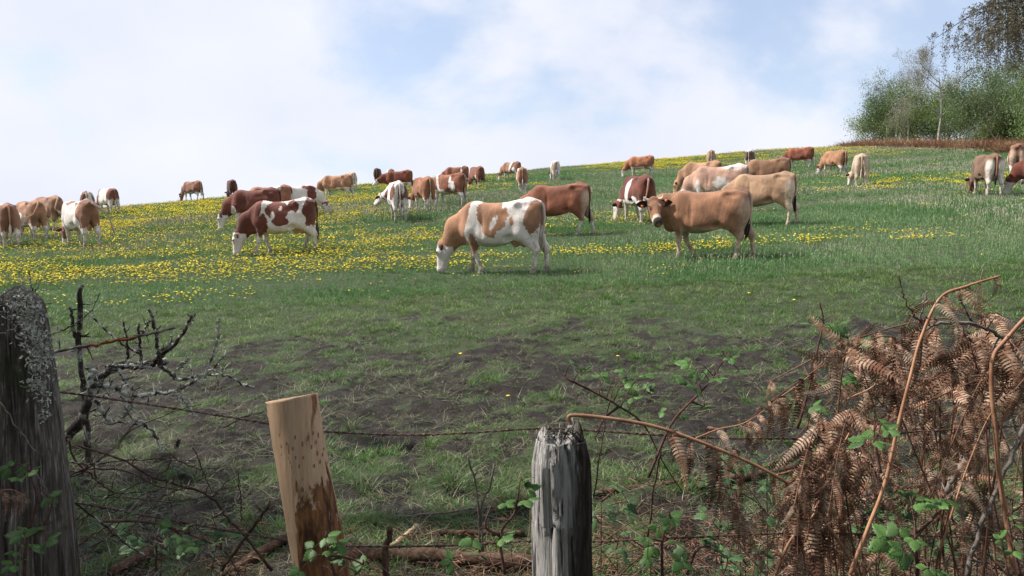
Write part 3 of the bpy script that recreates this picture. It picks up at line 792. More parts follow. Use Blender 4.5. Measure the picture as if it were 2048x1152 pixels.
def grass_material(name, c_lo, c_hi, c_alt, alt_scale=0.12, dry=(0.20, 0.17, 0.08), dry_amt=0.12, trans=0.25):
    """Blade colour varies by tuft and, over metres, by where the tuft stands."""
    m, nt, bs = mat_new(name)
    oi = nd(nt, 'ShaderNodeObjectInfo')
    n1 = noise(nt, oi.outputs['Location'], alt_scale, 4, 0.6)
    c = mixc(nt, oi.outputs['Random'], c_lo, c_hi)
    c = mixc(nt, ramp(nt, n1, 0.40, 0.62), c, c_alt)
    gi = nd(nt, 'ShaderNodeNewGeometry')
    if dry_amt:
        pr = gi.outputs['Random Per Island']
        c = mixc(nt, ramp(nt, pr, 1 - dry_amt - 0.02, 1 - dry_amt + 0.02), c, dry)
    hv = nd(nt, 'ShaderNodeMapRange', {'Value': gi.outputs['Random Per Island'], 'To Min': 0.75, 'To Max': 1.3}).outputs[0]
    c = nd(nt, 'ShaderNodeHueSaturation', {'Value': hv, 'Color': c}).outputs[0]
    nt.links.new(c, bs.inputs['Base Color'])
    bs.inputs['Roughness'].default_value = 0.5; bs.inputs['Specular IOR Level'].default_value = 0.28
    tr = nd(nt, 'ShaderNodeBsdfTranslucent', {'Color': c}); mx = nd(nt, 'ShaderNodeMixShader', {0: trans, 1: bs.outputs[0], 2: tr.outputs[0]})
    out = [n for n in nt.nodes if n.type == 'OUTPUT_MATERIAL'][0]
    nt.links.new(mx.outputs[0], out.inputs['Surface'])
    return m

rs = np.random.RandomState(11); rr = random.Random(11)
def scatter_xy(y0, y1, dens, margin=1.5, umax=0.70):
    """Random points over the wedge of hillside between two depths, roughly dens per square metre."""
    area = umax * (y1 ** 2 - y0 ** 2) + 2 * margin * (y1 - y0); n = int(area * dens)
    # sample y with density proportional to the wedge's width
    yy = np.linspace(y0, y1, 400); wd = umax * yy + margin; cdf = np.cumsum(wd); cdf /= cdf[-1]
    y = np.interp(rs.rand(n), cdf, yy); x = (rs.rand(n) * 2 - 1) * (umax * y + margin)
    return x, y

M_LONG = grass_material('long_grass', (0.080, 0.185, 0.060), (0.125, 0.245, 0.078), (0.165, 0.262, 0.112), 0.16, (0.30, 0.31, 0.19), 0.06)
M_SHORT = grass_material('short_grass', (0.062, 0.150, 0.034), (0.112, 0.220, 0.052), (0.135, 0.215, 0.060), 0.5, (0.24, 0.22, 0.13), 0.10)
M_SEED = mat_simple('seed_heads', (0.26, 0.23, 0.18), (0.36, 0.33, 0.24), 5, 0.8)

SHOW = globals().get('SHOW', 1.0)
# long meadow grass
long_near = [proto('t', tuft_mesh('long_tuft', rr, 46, 0.17, 0.05, 0.155, 0.0045, seed_heads=(0, 0, 2, 3)[i], mats=[M_LONG, M_SEED]), M_LONG) for i in range(4)]
long_far = [proto('t', tuft_mesh('far_tuft', rr, 46, 0.33, 0.06, 0.165, 0.0095, segs=2, seed_heads=(0, 0, 5, 7)[i], mats=[M_LONG, M_SEED]), M_LONG) for i in range(4)]
def place(x, y, extra=0.0, tilt=0.12):
    z = ground(x, y); n = len(x)
    rot = np.c_[(rs.rand(n) - .5) * 2 * tilt + 0.10, (rs.rand(n) - .5) * 2 * tilt - 0.04, rs.rand(n) * 6.283]
    return np.c_[x, y, z + extra], rot
def lush(x, y): return fbm(x * 0.22, y * 0.30, 61, 3)
P = []; R = []; S = []; I = []
for (y0, y1, d, far) in ((13.2, 20, 60, 0), (20, 30, 36, 0), (30, 48, 13, 1), (48, 104, 7.0, 1)):
    x, y = scatter_xy(y0, y1, d * SHOW, umax=0.68)
    k = (y > grazed_edge(x)) & (y < np.interp(x, RX, RY) + 6)
    x, y = x[k], y[k]
    p, r = place(x, y); lu = lush(x, y)
    lu = np.clip((lu - .5) * 1.9 + .5, 0, 1.1); s = (0.48 + 0.98 * lu) * (0.8 + 0.4 * rs.rand(len(x))) * np.interp(y - grazed_edge(x), [0, 1.2], [0.55, 1.0])
    seedy = fbm(x * 0.10 + 7, y * 0.13, 71, 3) > 0.5
    ii = np.where(seedy, 2 + (rs.rand(len(x)) > .5), (rs.rand(len(x)) > .5)) + (4 if far else 0)
    P.append(p); R.append(r); S.append(np.c_[s, s, s * (0.9 + .2 * rs.rand(len(x)))]); I.append(ii)
instancer('meadow_grass', long_near + long_far, np.concatenate(P), np.concatenate(R), np.concatenate(S), np.concatenate(I).astype(int),
          'long green meadow grass covering the hillside above the grazed strip')

# short, trampled grass of the grazed strip
short = [proto('t', tuft_mesh('short_tuft', rr, 26, 0.085, 0.015, 0.060, 0.0021, lean=1.7, droop=1.0, mats=[M_SHORT]), M_SHORT) for i in range(3)]
short += [proto('t', tuft_mesh('tall_tuft', rr, 30, 0.05, 0.04, 0.11, 0.0026, lean=0.9, droop=0.8, mats=[M_SHORT]), M_SHORT) for i in range(2)]
P = []; R = []; S = []; I = []
for (y0, y1, d) in ((3.0, 6.5, 230), (6.5, 10, 150), (10, 15.4, 95)):
    x, y = scatter_xy(y0, y1, d * SHOW, umax=0.70)
    b = bare_mask(x, y)
    k = (rs.rand(len(x)) > b * 0.68) & (y < grazed_edge(x) + 0.5)
    x, y, b = x[k], y[k], b[k]
    p, r = place(x, y, tilt=0.25)
    s = (0.75 + 0.6 * rs.rand(len(x))) * (1 - 0.5 * b) * np.interp(y, [4, 11, 14.5], [0.9, 1.0, 1.3])
    clump = fbm(x * 1.7, y * 1.7, 91, 3)
    ii = np.where((clump > 0.60) & (rs.rand(len(x)) < .45), 3 + (rs.rand(len(x)) > .5), (rs.rand(len(x)) * 3).astype(int))
    P.append(p); R.append(r); S.append(np.c_[s, s, s]); I.append(ii)
instancer('grazed_turf', short, np.concatenate(P), np.concatenate(R), np.concatenate(S), np.concatenate(I).astype(int),
          'short trampled grass of the muddy grazed strip behind the fence')

# flattened straw-coloured grass trodden into the mud
M_STRAW = grass_material('trodden_straw', (0.11, 0.105, 0.062), (0.19, 0.18, 0.11), (0.11, 0.125, 0.06), 0.6, (0.28, 0.25, 0.17), 0.2, 0.15)
straw = [proto('t', tuft_mesh('straw_tuft', rr, 20, 0.10, 0.03, 0.085, 0.0016, lean=3.2, droop=1.0, mats=[M_STRAW]), M_STRAW) for i in range(3)]
x, y = scatter_xy(3.0, 12.5, 75 * SHOW, umax=0.70); k = rs.rand(len(x)) < np.interp(y, [3, 6, 9, 12.5], [1.0, 0.75, 0.40, 0.15]); x, y = x[k], y[k]
p, r = place(x, y, 0.008, 0.3); s = 0.7 + 0.6 * rs.rand(len(x))
instancer('trodden_straw', straw, p, r, np.c_[s, s, s * .55], (rs.rand(len(x)) * 3).astype(int), 'pale dry grass trodden flat into the mud of the grazed strip')

# ------------------------------------------------------------------ dandelions
M_PETAL = mat_simple('dandelion_yellow', (0.86, 0.64, 0.02), (0.90, 0.73, 0.04), 40, 0.6, rnd=0.15)
M_STEM = mat_simple('flower_stem', (0.10, 0.15, 0.05), (0.14, 0.18, 0.06), 5, 0.6)
def flower(mb, x, y, z, r, rng, stem=True, sides=9):
    tx, ty = rng.gauss(0, .22), rng.gauss(0, .22); vs = [(x, y, z + r * .35)]
    for ring, (rr_, zz) in enumerate(((0.55, 0.30), (1.0, 0.0))):
        for s in range(sides):
            a = 6.283 * (s + ring * .5) / sides; q = r * rr_ * rng.uniform(.85, 1.12); vs.append((x + math.cos(a) * q, y + math.sin(a) * q, z + r * zz + (tx * math.cos(a) + ty * math.sin(a)) * q))
    vs.append((x, y, z - r * .35)); fs = []
    for s in range(sides):
        t = (s + 1) % sides
        fs += [(0, 1 + s, 1 + t), (1 + s, 1 + sides + s, 1 + t), (1 + t, 1 + sides + s, 1 + sides + t), (1 + sides + s, 2 * sides + 1, 1 + sides + t)]
    mb.add(vs, fs, 0)
    if stem: mb.tube([(x + rng.gauss(0, .02), y + rng.gauss(0, .02), -0.02), (x, y, z)], 0.0028, 3, cap=False, mi=1)
def flower_cluster(rng, n, rad, hmin, hmax):
    mb = MB()
    for i in range(n):
        a = rng.random() * 6.28; r = rad * math.sqrt(rng.random()); flower(mb, math.cos(a) * r, math.sin(a) * r, rng.uniform(hmin, hmax), rng.uniform(.019, .029), rng, sides=7)
    return mb.mesh('dandelion_cluster', True, [M_PETAL, M_STEM])
cl = [proto('d', flower_cluster(rr, 1, 0.01, .13, .19), None) for i in range(3)] + [proto('d', flower_cluster(rr, 5, 0.22, .11, .20), None) for i in range(3)] + [proto('d', flower_cluster(rr, 10, 0.35, .12, .21), None) for i in range(3)]
def flower_density(x, y):
    """Chance 0..1 of flowers: thick drifts down the left of the slope, thin patches to the right."""
    n = fbm(x * 0.20 + 11, y * 0.42, 101, 4); n2 = fbm(x * 0.75, y * 1.5, 131, 3)
    left = 1 - sstep(-9, 3.0, x - 0.03 * (y - 20))
    w = 0.25 + 0.35 * left * (1 - 0.5 * sstep(50, 62, y))
    w = w + 0.12 * np.exp(-((x - 1) / 6) ** 2 - ((y - 17.5) / 4) ** 2)             # around the near white and fawn cow
    w = w + 0.26 * np.exp(-((x - 4.5) / 4.0) ** 2 - ((y - 27) / 5) ** 2)
    w = w + 0.20 * np.exp(-((x - 20) / 7) ** 2 - ((y - 38) / 7) ** 2)
    w = w + 0.28 * sstep(58, 74, y) * sstep(2, 12, x) * (1 - 0.8 * sstep(33, 39, x))
    w = w + 0.10 * np.exp(-((x + 1) / 5) ** 2 - ((y - 60) / 6) ** 2)
    w = w - 0.10 * (1 - sstep(15.5, 20, y)) * left + 0.16 * np.exp(-((x - 8) / 4) ** 2 - ((y - 21) / 2.5) ** 2) + 0.14 * np.exp(-((x - 14) / 6) ** 2 - ((y - 28) / 4) ** 2)
    w = w - 0.22 * np.exp(-((x + 3) / 6) ** 2 - ((y - 43) / 9) ** 2)
    d = sstep(0.0, 0.20, w - (0.50 * n + 0.50 * n2) + 0.11)
    return d * sstep(0.2, 1.6, y - grazed_edge(x))
P = []; R = []; S = []; I = []; near_flowers = []
for (y0, y1, d, base, nk) in ((14.2, 24, 46, 0, 3), (18, 40, 10.0, 3, 3), (34, 100, 5.2, 6, 3)):
    x, y = scatter_xy(y0, y1, d * SHOW, umax=0.66, margin=1)
    k = (rs.rand(len(x)) < flower_density(x, y) ** 1.3) & (y < np.interp(x, RX, RY) + 3)
    x, y = x[k], y[k]; p, r = place(x, y, -0.01, 0.08); r[:, :2] *= 0.6
    s = (0.85 + .3 * rs.rand(len(x))) * np.interp(y, [15, 40, 90], [1.0, 1.1, 1.25]); sz = s * (0.62 + 0.6 * lush(x, y))
    ii = base + (rs.rand(len(x)) * nk).astype(int)
    if base == 0:
        order = np.argsort(p[:, 1]); near_flowers = [(p[q], r[q], s[q], ii[q]) for q in order[:140]]; rest = order[140:]
        p, r, s, sz, ii = p[rest], r[rest], s[rest], sz[rest], ii[rest]
    P.append(p); R.append(r); S.append(np.c_[s, s, sz]); I.append(ii)
instancer('dandelions', cl, np.concatenate(P), np.concatenate(R), np.concatenate(S), np.concatenate(I).astype(int),
          'drifts of yellow dandelion flowers in the meadow grass among the cows', 'flowers')
for p, r, s, ii in near_flowers:
    o = add_obj('dandelion', cl[int(ii)].data, None, None, p, tuple(r), (s, s, s * 0.8))
    tag(o, 'yellow dandelion at the lower edge of the long grass', 'dandelion', 'dandelions along the edge of the long grass')
SHORT_FL = []
for i in range(2):
    mb = MB(); flower(mb, 0, 0, 0.085, 0.024, rr, sides=11); SHORT_FL.append(mb.mesh('dandelion', True, [M_PETAL, M_STEM]))
for q, (px, py, lb) in enumerate(((1015, 802, 'lone dandelion in trampled soil between the new post and the split old post'), (1235, 714, 'lone orange-yellow dandelion on bare soil beyond the bramble sprays'), (920, 714, 'lone small dandelion in the muddy middle of the grazed strip'),
                                  (1500, 586, 'lone dandelion in short turf below the head-turned tan cow'), (1676, 740, 'lone dandelion in the turf beside the bracken heap'), (1590, 600, 'lone dandelion in short turf by the earth mound'))):
    p = hit(px, py + 8); o = add_obj('dandelion', SHORT_FL[q % 2], None, None, p, (0.1, 0.1, q), (1, 1, 1)); tag(o, lb, 'dandelion', 'lone dandelions in the grazed strip')
# ------------------------------------------------------------------ the herd
def cow_at(px, py, heading, label, coat, pattern, pose=None, scale=1.0, span=0.0, **kw):
    """px, py: photo pixel midway between the feet; span: metres from that point to the cow's origin along its heading."""
    p = hit(px, py); y = p.y
    heading = heading - math.degrees(math.atan2(p.x, p.y))   # headings are noted relative to the line of sight
    h = 0.020 if y < 24 else (0.027 if y < 36 else (0.038 if y < 55 else 0.047))
    # follow the slope with a slight pitch
    hx, hy = math.cos(math.radians(heading)), math.sin(math.radians(heading))
    gx = (float(ground_smooth(p.x + .7 * hx, p.y + .7 * hy)) - float(ground_smooth(p.x - .7 * hx, p.y - .7 * hy))) / 1.4
    gl = (float(ground_smooth(p.x - .3 * hy, p.y + .3 * hx)) - float(ground_smooth(p.x + .3 * hy, p.y - .3 * hx))) / 0.6
    c = make_cow((p.x, p.y, float(ground_smooth(p.x, p.y)) - 0.02), heading, scale, label, coat, pose or {}, pattern, h=h, detail=True, seed=int(px * 7 + py) % 97, **kw)
    c.rotation_euler = (math.atan(gl) * 0.6, -math.atan(gx) * 0.85, math.radians(heading))
    return c
bp = base_pattern
BLK = (0.02, 0.018, 0.02); WHT = (0.62, 0.54, 0.46)
# near row
cow_at(1003, 548, 163, 'large white cow with fawn patches, white face down, closest to the grazed strip', FAWN,
       bp(solid=False, face=0.02, legs=(0.42, 0.80), neck=0.60, blobs=[(1, 1, 0.12, 1.20, 0.26, 0.30, 0), (1, 1, 0.12, 0.92, 0.15, 0.22, -20), (1, 1, -0.12, 1.05, 0.11, 0.22, 20), (-1, 1, 0.02, 1.00, 0.05, 0.13, 25), (1, 1, -0.33, 1.02, 0.035, 0.06, 0),
                                                                       (1, 0, -0.74, 1.08, 0.16, 0.30, 12), (1, 1, 0.50, 0.60, 0.10, 0.20, 0), (1, -1, 0.50, 0.56, 0.10, 0.14, 0)]),
       dict(legs=(-0.16, 0.14, 0.02, -0.16), fat=0.6), scale=1.02, tail='hang', tailcol=(0.60, 0.50, 0.42), tuft=(0.45, 0.38, 0.32))
cow_at(1412, 519, 171, 'tan cow with head turned to face the fence, black ears and orange tags', TAN,
       bp(legs_pale=0.85, rump_pale=0.35, belly_pale=0.5, dark_face=1.0, face=0.9),
       dict(head='custom', poll=(1.03, 0.38, 1.20), mid=(0.86, 0.13, 1.12), hd=(-0.30, 0.63, -0.70), fn=(-0.26, 0.66, 0.70), hs=1.2, ear_fwd=0.30, ear_size=1.3, beef=1.0, nose=1, legs=(0.02, -0.22, 0.10, -0.20), fat=0.2),
       scale=1.0, horns=True, tags=True, udder=False, tail='inleft', tailcol=(0.52, 0.36, 0.26), tuft=BLK, ear=(0.03, 0.022, 0.02))
cow_at(1118, 472, 172, 'red-brown cow with black tail tuft, half hidden behind the big white and fawn cow', REDB,
       bp(legs=(0.30, 0.42), rump_pale=0.6, legs_pale=0.3), dict(legs=(0.1, -0.1, 0.16, -0.22), beef=0.5), scale=1.0, udder=False, tail='hang', tuft=BLK, ear=(.05, .03, .02))
cow_at(572, 508, 172, 'dark red and white patched cow grazing with white face among dandelions', DKRED,
       bp(solid=False, face=-0.02, legs=(0.45, 0.72), neck=0.56, blobs=[(1, 1, 0.10, 1.14, 0.30, 0.24, 0), (1, 1, 0.05, 0.88, 0.22, 0.13, 10), (-1, 1, 0.22, 1.02, 0.05, 0.09, 0), (-1, 1, 0.0, 1.18, 0.04, 0.06, 30), (1, 1, -0.33, 1.22, 0.15, 0.16, 0),
                                                                       (1, 0, -0.74, 1.05, 0.20, 0.36, 0), (1, 1, 0.52, 0.78, 0.15, 0.30, 10), (-1, 1, -0.52, 0.85, 0.10, 0.22, 0), (-1, 1, -0.27, 1.06, 0.08, 0.08, 0)]),
       dict(legs=(0.22, -0.10, -0.06, 0.24), fat=0.3), scale=1.0, tail='hang', tuft=(0.10, 0.06, 0.05))
cow_at(516, 460, 168, 'plain dark red cow with white face and chest, behind the patched cow', DKRED,
       bp(face=0.0, legs=(0.50, 0.62), belly=0.62, blobs=[(-1, 0, 0.74, 0.70, 0.10, 0.16, 0)]), dict(legs=(0.12, -0.05, 0.1, -0.1), fat=0.3), scale=1.04, ear=(.05, .03, .03), tail='hang', tuft=(0.10, .06, .05))
cow_at(545, 443, 178, 'fawn cow with white hip patch, only its back showing above the dark red cow', (0.36, 0.15, 0.08),
       bp(face=0.0, legs=0.5, blobs=[(-1, 0, -0.25, 1.32, 0.22, 0.16, 0)]), dict(), scale=1.02)
cow_at(601, 438, 12, 'white cow with dark red shoulder patches, rump behind the plain dark red cow', DKRED,
       bp(solid=False, face=0.0, legs=0.6, blobs=[(1, -1, 0.55, 1.0, 0.22, 0.25, 0), (1, -1, 0.35, 1.30, 0.22, 0.08, 0), (1, -1, 0.62, 1.22, 0.16, 0.12, 0), (1, 0, -0.72, 1.18, 0.14, 0.22, 0), (1, -1, -0.5, 1.2, .1, .1, 0)]), dict(fat=0.4), scale=1.0)
cow_at(677, 401, 165, 'fawn cow with white belly and hind legs, broadside below the crest', FAWN,
       bp(face=0.25, legs=(0.42, 0.72), belly=0.66, blobs=[(-1, 1, -0.36, 1.0, 0.05, 0.10, 0)]), dict(legs=(0.12, -0.10, 0.14, -0.12), fat=0.5), scale=1.06)
cow_at(706, 384, 100, 'pale cream cow seen from behind beyond the fawn broadside cow', PALE,
       bp(legs=0.8, rump_pale=0.8, legs_pale=1), dict(), scale=1.0, tailcol=WHT)
cow_at(758, 370, 84, 'dark brown cow seen from behind on the skyline', DARK,
       bp(legs=0.35), dict(swing=-0.3), scale=1.0, tail='hang', tuft=BLK, tailcol=(0.3, .15, .09))
cow_at(784, 376, 95, 'grey-white roan cow on the skyline, mostly hidden by a red cow', (0.30, 0.16, 0.11),
       bp(solid=False, face=0.1, blobs=[(1, 0, -0.7, 1.1, 0.3, 0.4, 0)]), dict(), scale=1.0, roan=0.25)
cow_at(800, 387, 172, 'red cow with lowered white face below the skyline', RED,
       bp(face=0.12, legs=(0.3, 0.66)), dict(head='low', legs=(0.1, -0.1, 0.05, -0.12), beef=0.4), scale=1.04, udder=True, tail='hang', tuft=(0.15, .07, .05))
cow_at(798, 444, 96, 'white cow with red-brown rump patches, head turned aside', (0.26, 0.10, 0.06),
       bp(solid=False, face=-0.05, legs=0.8, blobs=[(1, 1, -0.66, 1.06, 0.18, 0.30, 5), (1, -1, -0.62, 1.0, 0.24, 0.42, 0), (1, 1, 0.1, 1.2, .06, .12, 0), (1, 1, 0.75, 0.95, .1, .2, 0)]),
       dict(head='low', swing=0.85, legs=(0.1, -0.1, 0.05, -0.05)), scale=1.04, tail='hang', tailcol=WHT, tuft=WHT, ear=(.05, .03, .03))
cow_at(850, 423, 108, 'ginger-brown cow seen from behind with white tail tuft, white face at the grass', (0.37, 0.15, 0.075),
       bp(face=0.12, legs=0.50, belly=0.6), dict(swing=0.45, legs=(0.05, -0.05, 0.08, -0.08), fat=0.5), scale=1.03, tail='hang', tailcol=(0.45, 0.26, 0.17), tuft=WHT)
cow_at(900, 414, 142, 'red-brown cow with white flank patch and white shoulder stripe', (0.32, 0.12, 0.065),
       bp(face=0.05, legs=(0.75, 0.62), blobs=[(-1, 1, 0.42, 1.1, 0.07, 0.5, -12), (-1, 1, -0.40, 0.84, 0.16, 0.26, 0), (-1, 1, -0.28, 1.16, 0.06, 0.14, 0)]),
       dict(legs=(0.1, -0.1, -0.1, -0.02), fat=0.8), scale=1.06, tail='hang', tailcol=(0.40, 0.22, 0.14), tuft=(.45, .36, .28))
cow_at(915, 374, 168, 'red cow with white hip stripe on the skyline, head low', (0.30, 0.11, 0.06),
       bp(face=0.3, legs=(0.5, 0.6), belly=0.64, blobs=[(-1, 0, -0.42, 1.1, 0.05, 0.5, 0)]), dict(fat=0.3), scale=1.0, tail='hang')
cow_at(955, 378, 112, 'dark red cow below the skyline, white stripe on hind legs', (0.24, 0.085, 0.05),
       bp(face=0.3, legs=(0.3, 0.45), blobs=[(-1, 1, -0.5, 0.72, 0.05, 0.26, 10)]), dict(swing=0.2, legs=(0.1, -0.1, 0.12, -0.12)), scale=1.02, tail='hang', tuft=BLK)
cow_at(1024, 362, 140, 'fawn and white cow on the skyline with white cheek at the grass', (0.38, 0.19, 0.11),
       bp(face=0.18, legs=0.6, blobs=[(-1, 1, -0.10, 1.1, 0.10, 0.5, 15), (-1, 1, -0.45, .8, .2, .2, 0)]), dict(swing=0.3), scale=1.0)
cow_at(1045, 387, 92, 'fawn cow with white hips seen squarely from behind', (0.44, 0.21, 0.12),
       bp(face=0.2, legs=0.55, blobs=[(-1, 1, -0.45, 1.2, 0.20, 0.45, 0)]), dict(), scale=1.0, tail='hang', tailcol=(0.46, .25, .15), tuft=WHT)
cow_at(1111, 362, 94, 'pale cream-roan cow with brown tail seen from behind near the skyline', (0.46, 0.28, 0.19),
       bp(solid=False, face=0.15, blobs=[(1, 1, -0.55, 1.05, 0.3, 0.3, 0), (1, -1, -0.3, 1.1, 0.2, 0.3, 0)]), dict(swing=0.45), scale=1.0, roan=0.35, tailcol=(0.25, .13, .09))
cow_at(1281, 355, 172, 'orange-red cow with white belly, broadside and apart in the long grass', ORANGE,
       bp(face=0.12, legs=(0.32, 0.62), belly=0.68), dict(legs=(0.05, -0.1, -0.02, 0.22), fat=0.2), scale=1.03, tail='hang', tailcol=(0.5, .3, .2), tuft=WHT)
cow_at(1276, 449, 110, 'dark red cow with white flank seen from behind, black ears by the grass', DKRED,
       bp(face=0.1, legs=0.72, belly=0.66, blobs=[(-1, 1, 0.02, 0.98, 0.16, 0.34, 12), (-1, 1, -0.45, 0.68, 0.2, 0.16, 0)]), dict(swing=0.55, legs=(0.15, -0.1, 0.0, -0.1), fat=0.8), scale=1.03, tail='inleft', tailcol=(0.50, 0.30, 0.22), tuft=WHT, ear=(.02, .018, .018))
cow_at(1402, 393, 150, 'tan cow with dark muzzle, head down beyond the pink-roan cow', (0.45, 0.235, 0.125),
       bp(legs_pale=0.6, dark_face=1.0, face=0.9), dict(swing=0.25, beef=0.3), scale=1.06, tail='hang', ear=(.03, .022, .02), udder=False)
cow_at(1437, 425, 165, 'pink-roan and white cow with white poll, behind the head-turned tan cow', PINKROAN,
       bp(face=0.05, legs=0.7, belly=0.70, blobs=[(-1, 1, -0.18, 0.86, 0.26, 0.17, 25), (-1, 0, -0.50, 1.38, 0.34, 0.12, 0), (-1, 1, 0.62, 0.80, 0.10, 0.16, 0)]),
       dict(fat=0.9), scale=1.1, roan=0.34, tail='hang', tailcol=(.5, .36, .28), ear=(.05, .03, .03))
cow_at(1532, 389, 176, 'plain brown cow with only its back showing behind the pale-rumped cow', BROWN,
       bp(legs_pale=0.5), dict(beef=0.3), scale=1.06, udder=False, tail='hang', tuft=BLK)
cow_at(1522, 453, 166, 'light tan cow with pale rump and long black tail tuft', (0.50, 0.29, 0.165),
       bp(legs_pale=1.0, rump_pale=0.9, belly_pale=0.3), dict(beef=0.8, legs=(0.05, -0.05, -0.02, -0.16), fat=0.4), scale=1.02, udder=False, tail='hang', tuft=BLK, tailcol=(0.48, 0.28, 0.17))
cow_at(1420, 339, 91, 'fawn cow seen squarely from behind on the upper slope', (0.46, 0.25, 0.15),
       bp(face=0.3, legs=0.5, rump_pale=0.3, blobs=[(-1, 0, -0.3, 1.42, 0.3, 0.12, 0)]), dict(), scale=1.0, tail='hang', tailcol=WHT, tuft=WHT)
cow_at(1497, 341, 85, 'brown and white cow seen from behind high on the slope, dark head to one side', (0.17, 0.095, 0.07),
       bp(solid=False, face=0.3, blobs=[(1, 0, -0.7, 1.0, 0.25, 0.35, 0), (1, -1, 0, 1.0, 0.6, 0.3, 0)], legs=0.6), dict(swing=-0.7), scale=1.0, tail='hang', tailcol=WHT, tuft=WHT)
cow_at(1596, 339, 168, 'red cow with white face and belly band, broadside near the top of the field', (0.29, 0.09, 0.05),
       bp(face=0.05, legs=(0.34, 0.6), belly=0.62), dict(legs=(0.25, -0.1, 0.1, 0.0)), scale=1.02, tail='hang', tuft=WHT)
cow_at(1665, 354, 128, 'orange-fawn cow with white face grazing on the upper slope below the hedge', (0.42, 0.20, 0.10),
       bp(face=0.15, legs=(0.36, 0.6), belly=0.62), dict(swing=0.3, legs=(0.12, -0.1, 0.0, 0.1)), scale=1.02, tail='hang', tailcol=(0.5, .3, .2), tuft=WHT)
cow_at(1717, 377, 93, 'cream-coloured cow seen from behind with its head bent aside to the grass', (0.52, 0.36, 0.24),
       bp(face=0.2, legs=0.4, rump_pale=0.5, legs_pale=1.0), dict(swing=0.65, legs=(0.1, -0.1, 0.05, -0.05)), scale=1.03, tail='hang', tailcol=(.50, .35, .25), tuft=WHT)
cow_at(1968, 393, 108, 'brown cow with white thighs and dark head, grazing below the hedge', (0.21, 0.115, 0.066),
       bp(legs_pale=0.9, rump_pale=1.0, face=0.9), dict(swing=0.25, beef=0.4, legs=(0.1, -0.1, 0.02, -0.08)), scale=1.02, tail='hang', tailcol=(0.36, .18, .10), tuft=BLK, ear=(.03, .022, .02), pale=(0.66, 0.58, 0.50))
cow_at(2030, 366, 88, 'red-fawn cow with white streaks, tail flicked up, beside the white-thighed brown cow', (0.29, 0.13, 0.075),
       bp(face=0.2, legs=0.66, blobs=[(-1, 1, -0.2, 0.85, 0.05, 0.25, 0), (-1, 1, 0.05, 0.85, 0.05, 0.22, 0)], rump_pale=0.5), dict(fat=0.6), scale=1.12, tail='high', tuft=WHT)
cow_at(2092, 392, 170, 'dark red cow with white face grazing at the field edge below the hedge', (0.22, 0.065, 0.04),
       bp(face=0.12, legs=0.4), dict(), scale=1.0, ear=(.03, .02, .02))
# left flank of the herd
cow_at(222, 432, 112, 'white cow with dark red rump and shoulders on the left crest, head low', (0.22, 0.08, 0.055),
       bp(solid=False, face=0.0, legs=0.55, neck=0.5, blobs=[(1, 0, -0.72, 1.12, 0.22, 0.30, 0)]), dict(swing=0.3), scale=1.06, tail='hang', tailcol=(.3, .13, .09), tuft=WHT)
cow_at(181, 440, 88, 'red and white cow on the crest, only its rump above a brown-rumped white cow', (0.22, 0.085, 0.06),
       bp(solid=False, face=0.0, blobs=[(1, 1, -0.7, 1.1, 0.2, 0.4, 0), (1, -1, -0.65, 1.1, 0.12, 0.3, 0), (1, -1, 0.0, 1.1, 0.3, 0.3, 0)]), dict(), scale=1.02, tail='hang', tailcol=WHT)
cow_at(166, 496, 112, 'big white cow with brown rump swishing its tail out to the side', (0.36, 0.17, 0.10),
       bp(solid=False, face=0.3, legs=0.62, blobs=[(1, 0, -0.72, 1.05, 0.24, 0.45, 5), (1, 1, 0.22, 1.36, 0.18, 0.10, 0), (-1, 1, -0.5, 0.72, 0.12, 0.2, 0)]), dict(legs=(0.05, -0.05, 0.1, -0.05), fat=1.0), scale=1.06, tail='right', tailcol=(0.50, 0.36, 0.27), tuft=(.5, .38, .3))
cow_at(104, 463, 116, 'fawn cow curling its pale tail across its rump, behind another tail-swishing fawn cow', (0.40, 0.20, 0.115),
       bp(face=0.2, legs=(0.6, 0.4), blobs=[(-1, 1, 0.0, 0.7, 0.12, 0.2, 0)]), dict(), scale=1.04, tail='hook', tailcol=(0.55, 0.38, 0.27), tuft=WHT)
cow_at(68, 485, 108, 'fawn cow with white belly patch swishing its tail against its flank', (0.42, 0.21, 0.115),
       bp(face=0.3, legs=0.58, belly=0.66, blobs=[(-1, 1, -0.05, 0.82, 0.22, 0.2, 0)]), dict(fat=0.6, legs=(0.1, 0, 0.02, -0.02)), scale=1.04, tail='left', tailcol=(0.48, 0.27, 0.17), tuft=WHT)
cow_at(20, 499, 96, 'brown-rumped white cow with pale hanging tail, outermost of the tail-swishing bunch', (0.36, 0.17, 0.10),
       bp(solid=False, face=0.3, legs=0.5, blobs=[(1, 0, -0.62, 1.05, 0.34, 0.50, 0)]), dict(fat=0.5), scale=1.05, tail='hang', tailcol=(0.45, .25, .17), tuft=WHT)
cow_at(390, 404, 128, 'brown cow with white udder and hind legs alone on the skyline', (0.34, 0.15, 0.09),
       bp(face=0.6, legs=(0.15, 0.66), belly=0.64), dict(swing=0.15), scale=1.04, tail='hang', tailcol=(.5, .34, .25), tuft=WHT, ear=(.06, .04, .04))
cow_at(468, 401, 96, 'very dark red cow seen from behind on the skyline above the dark red cow', (0.13, 0.05, 0.04),
       bp(face=0.6, legs=0.25), dict(swing=0.35), scale=1.0, tail='hang', tuft=BLK)
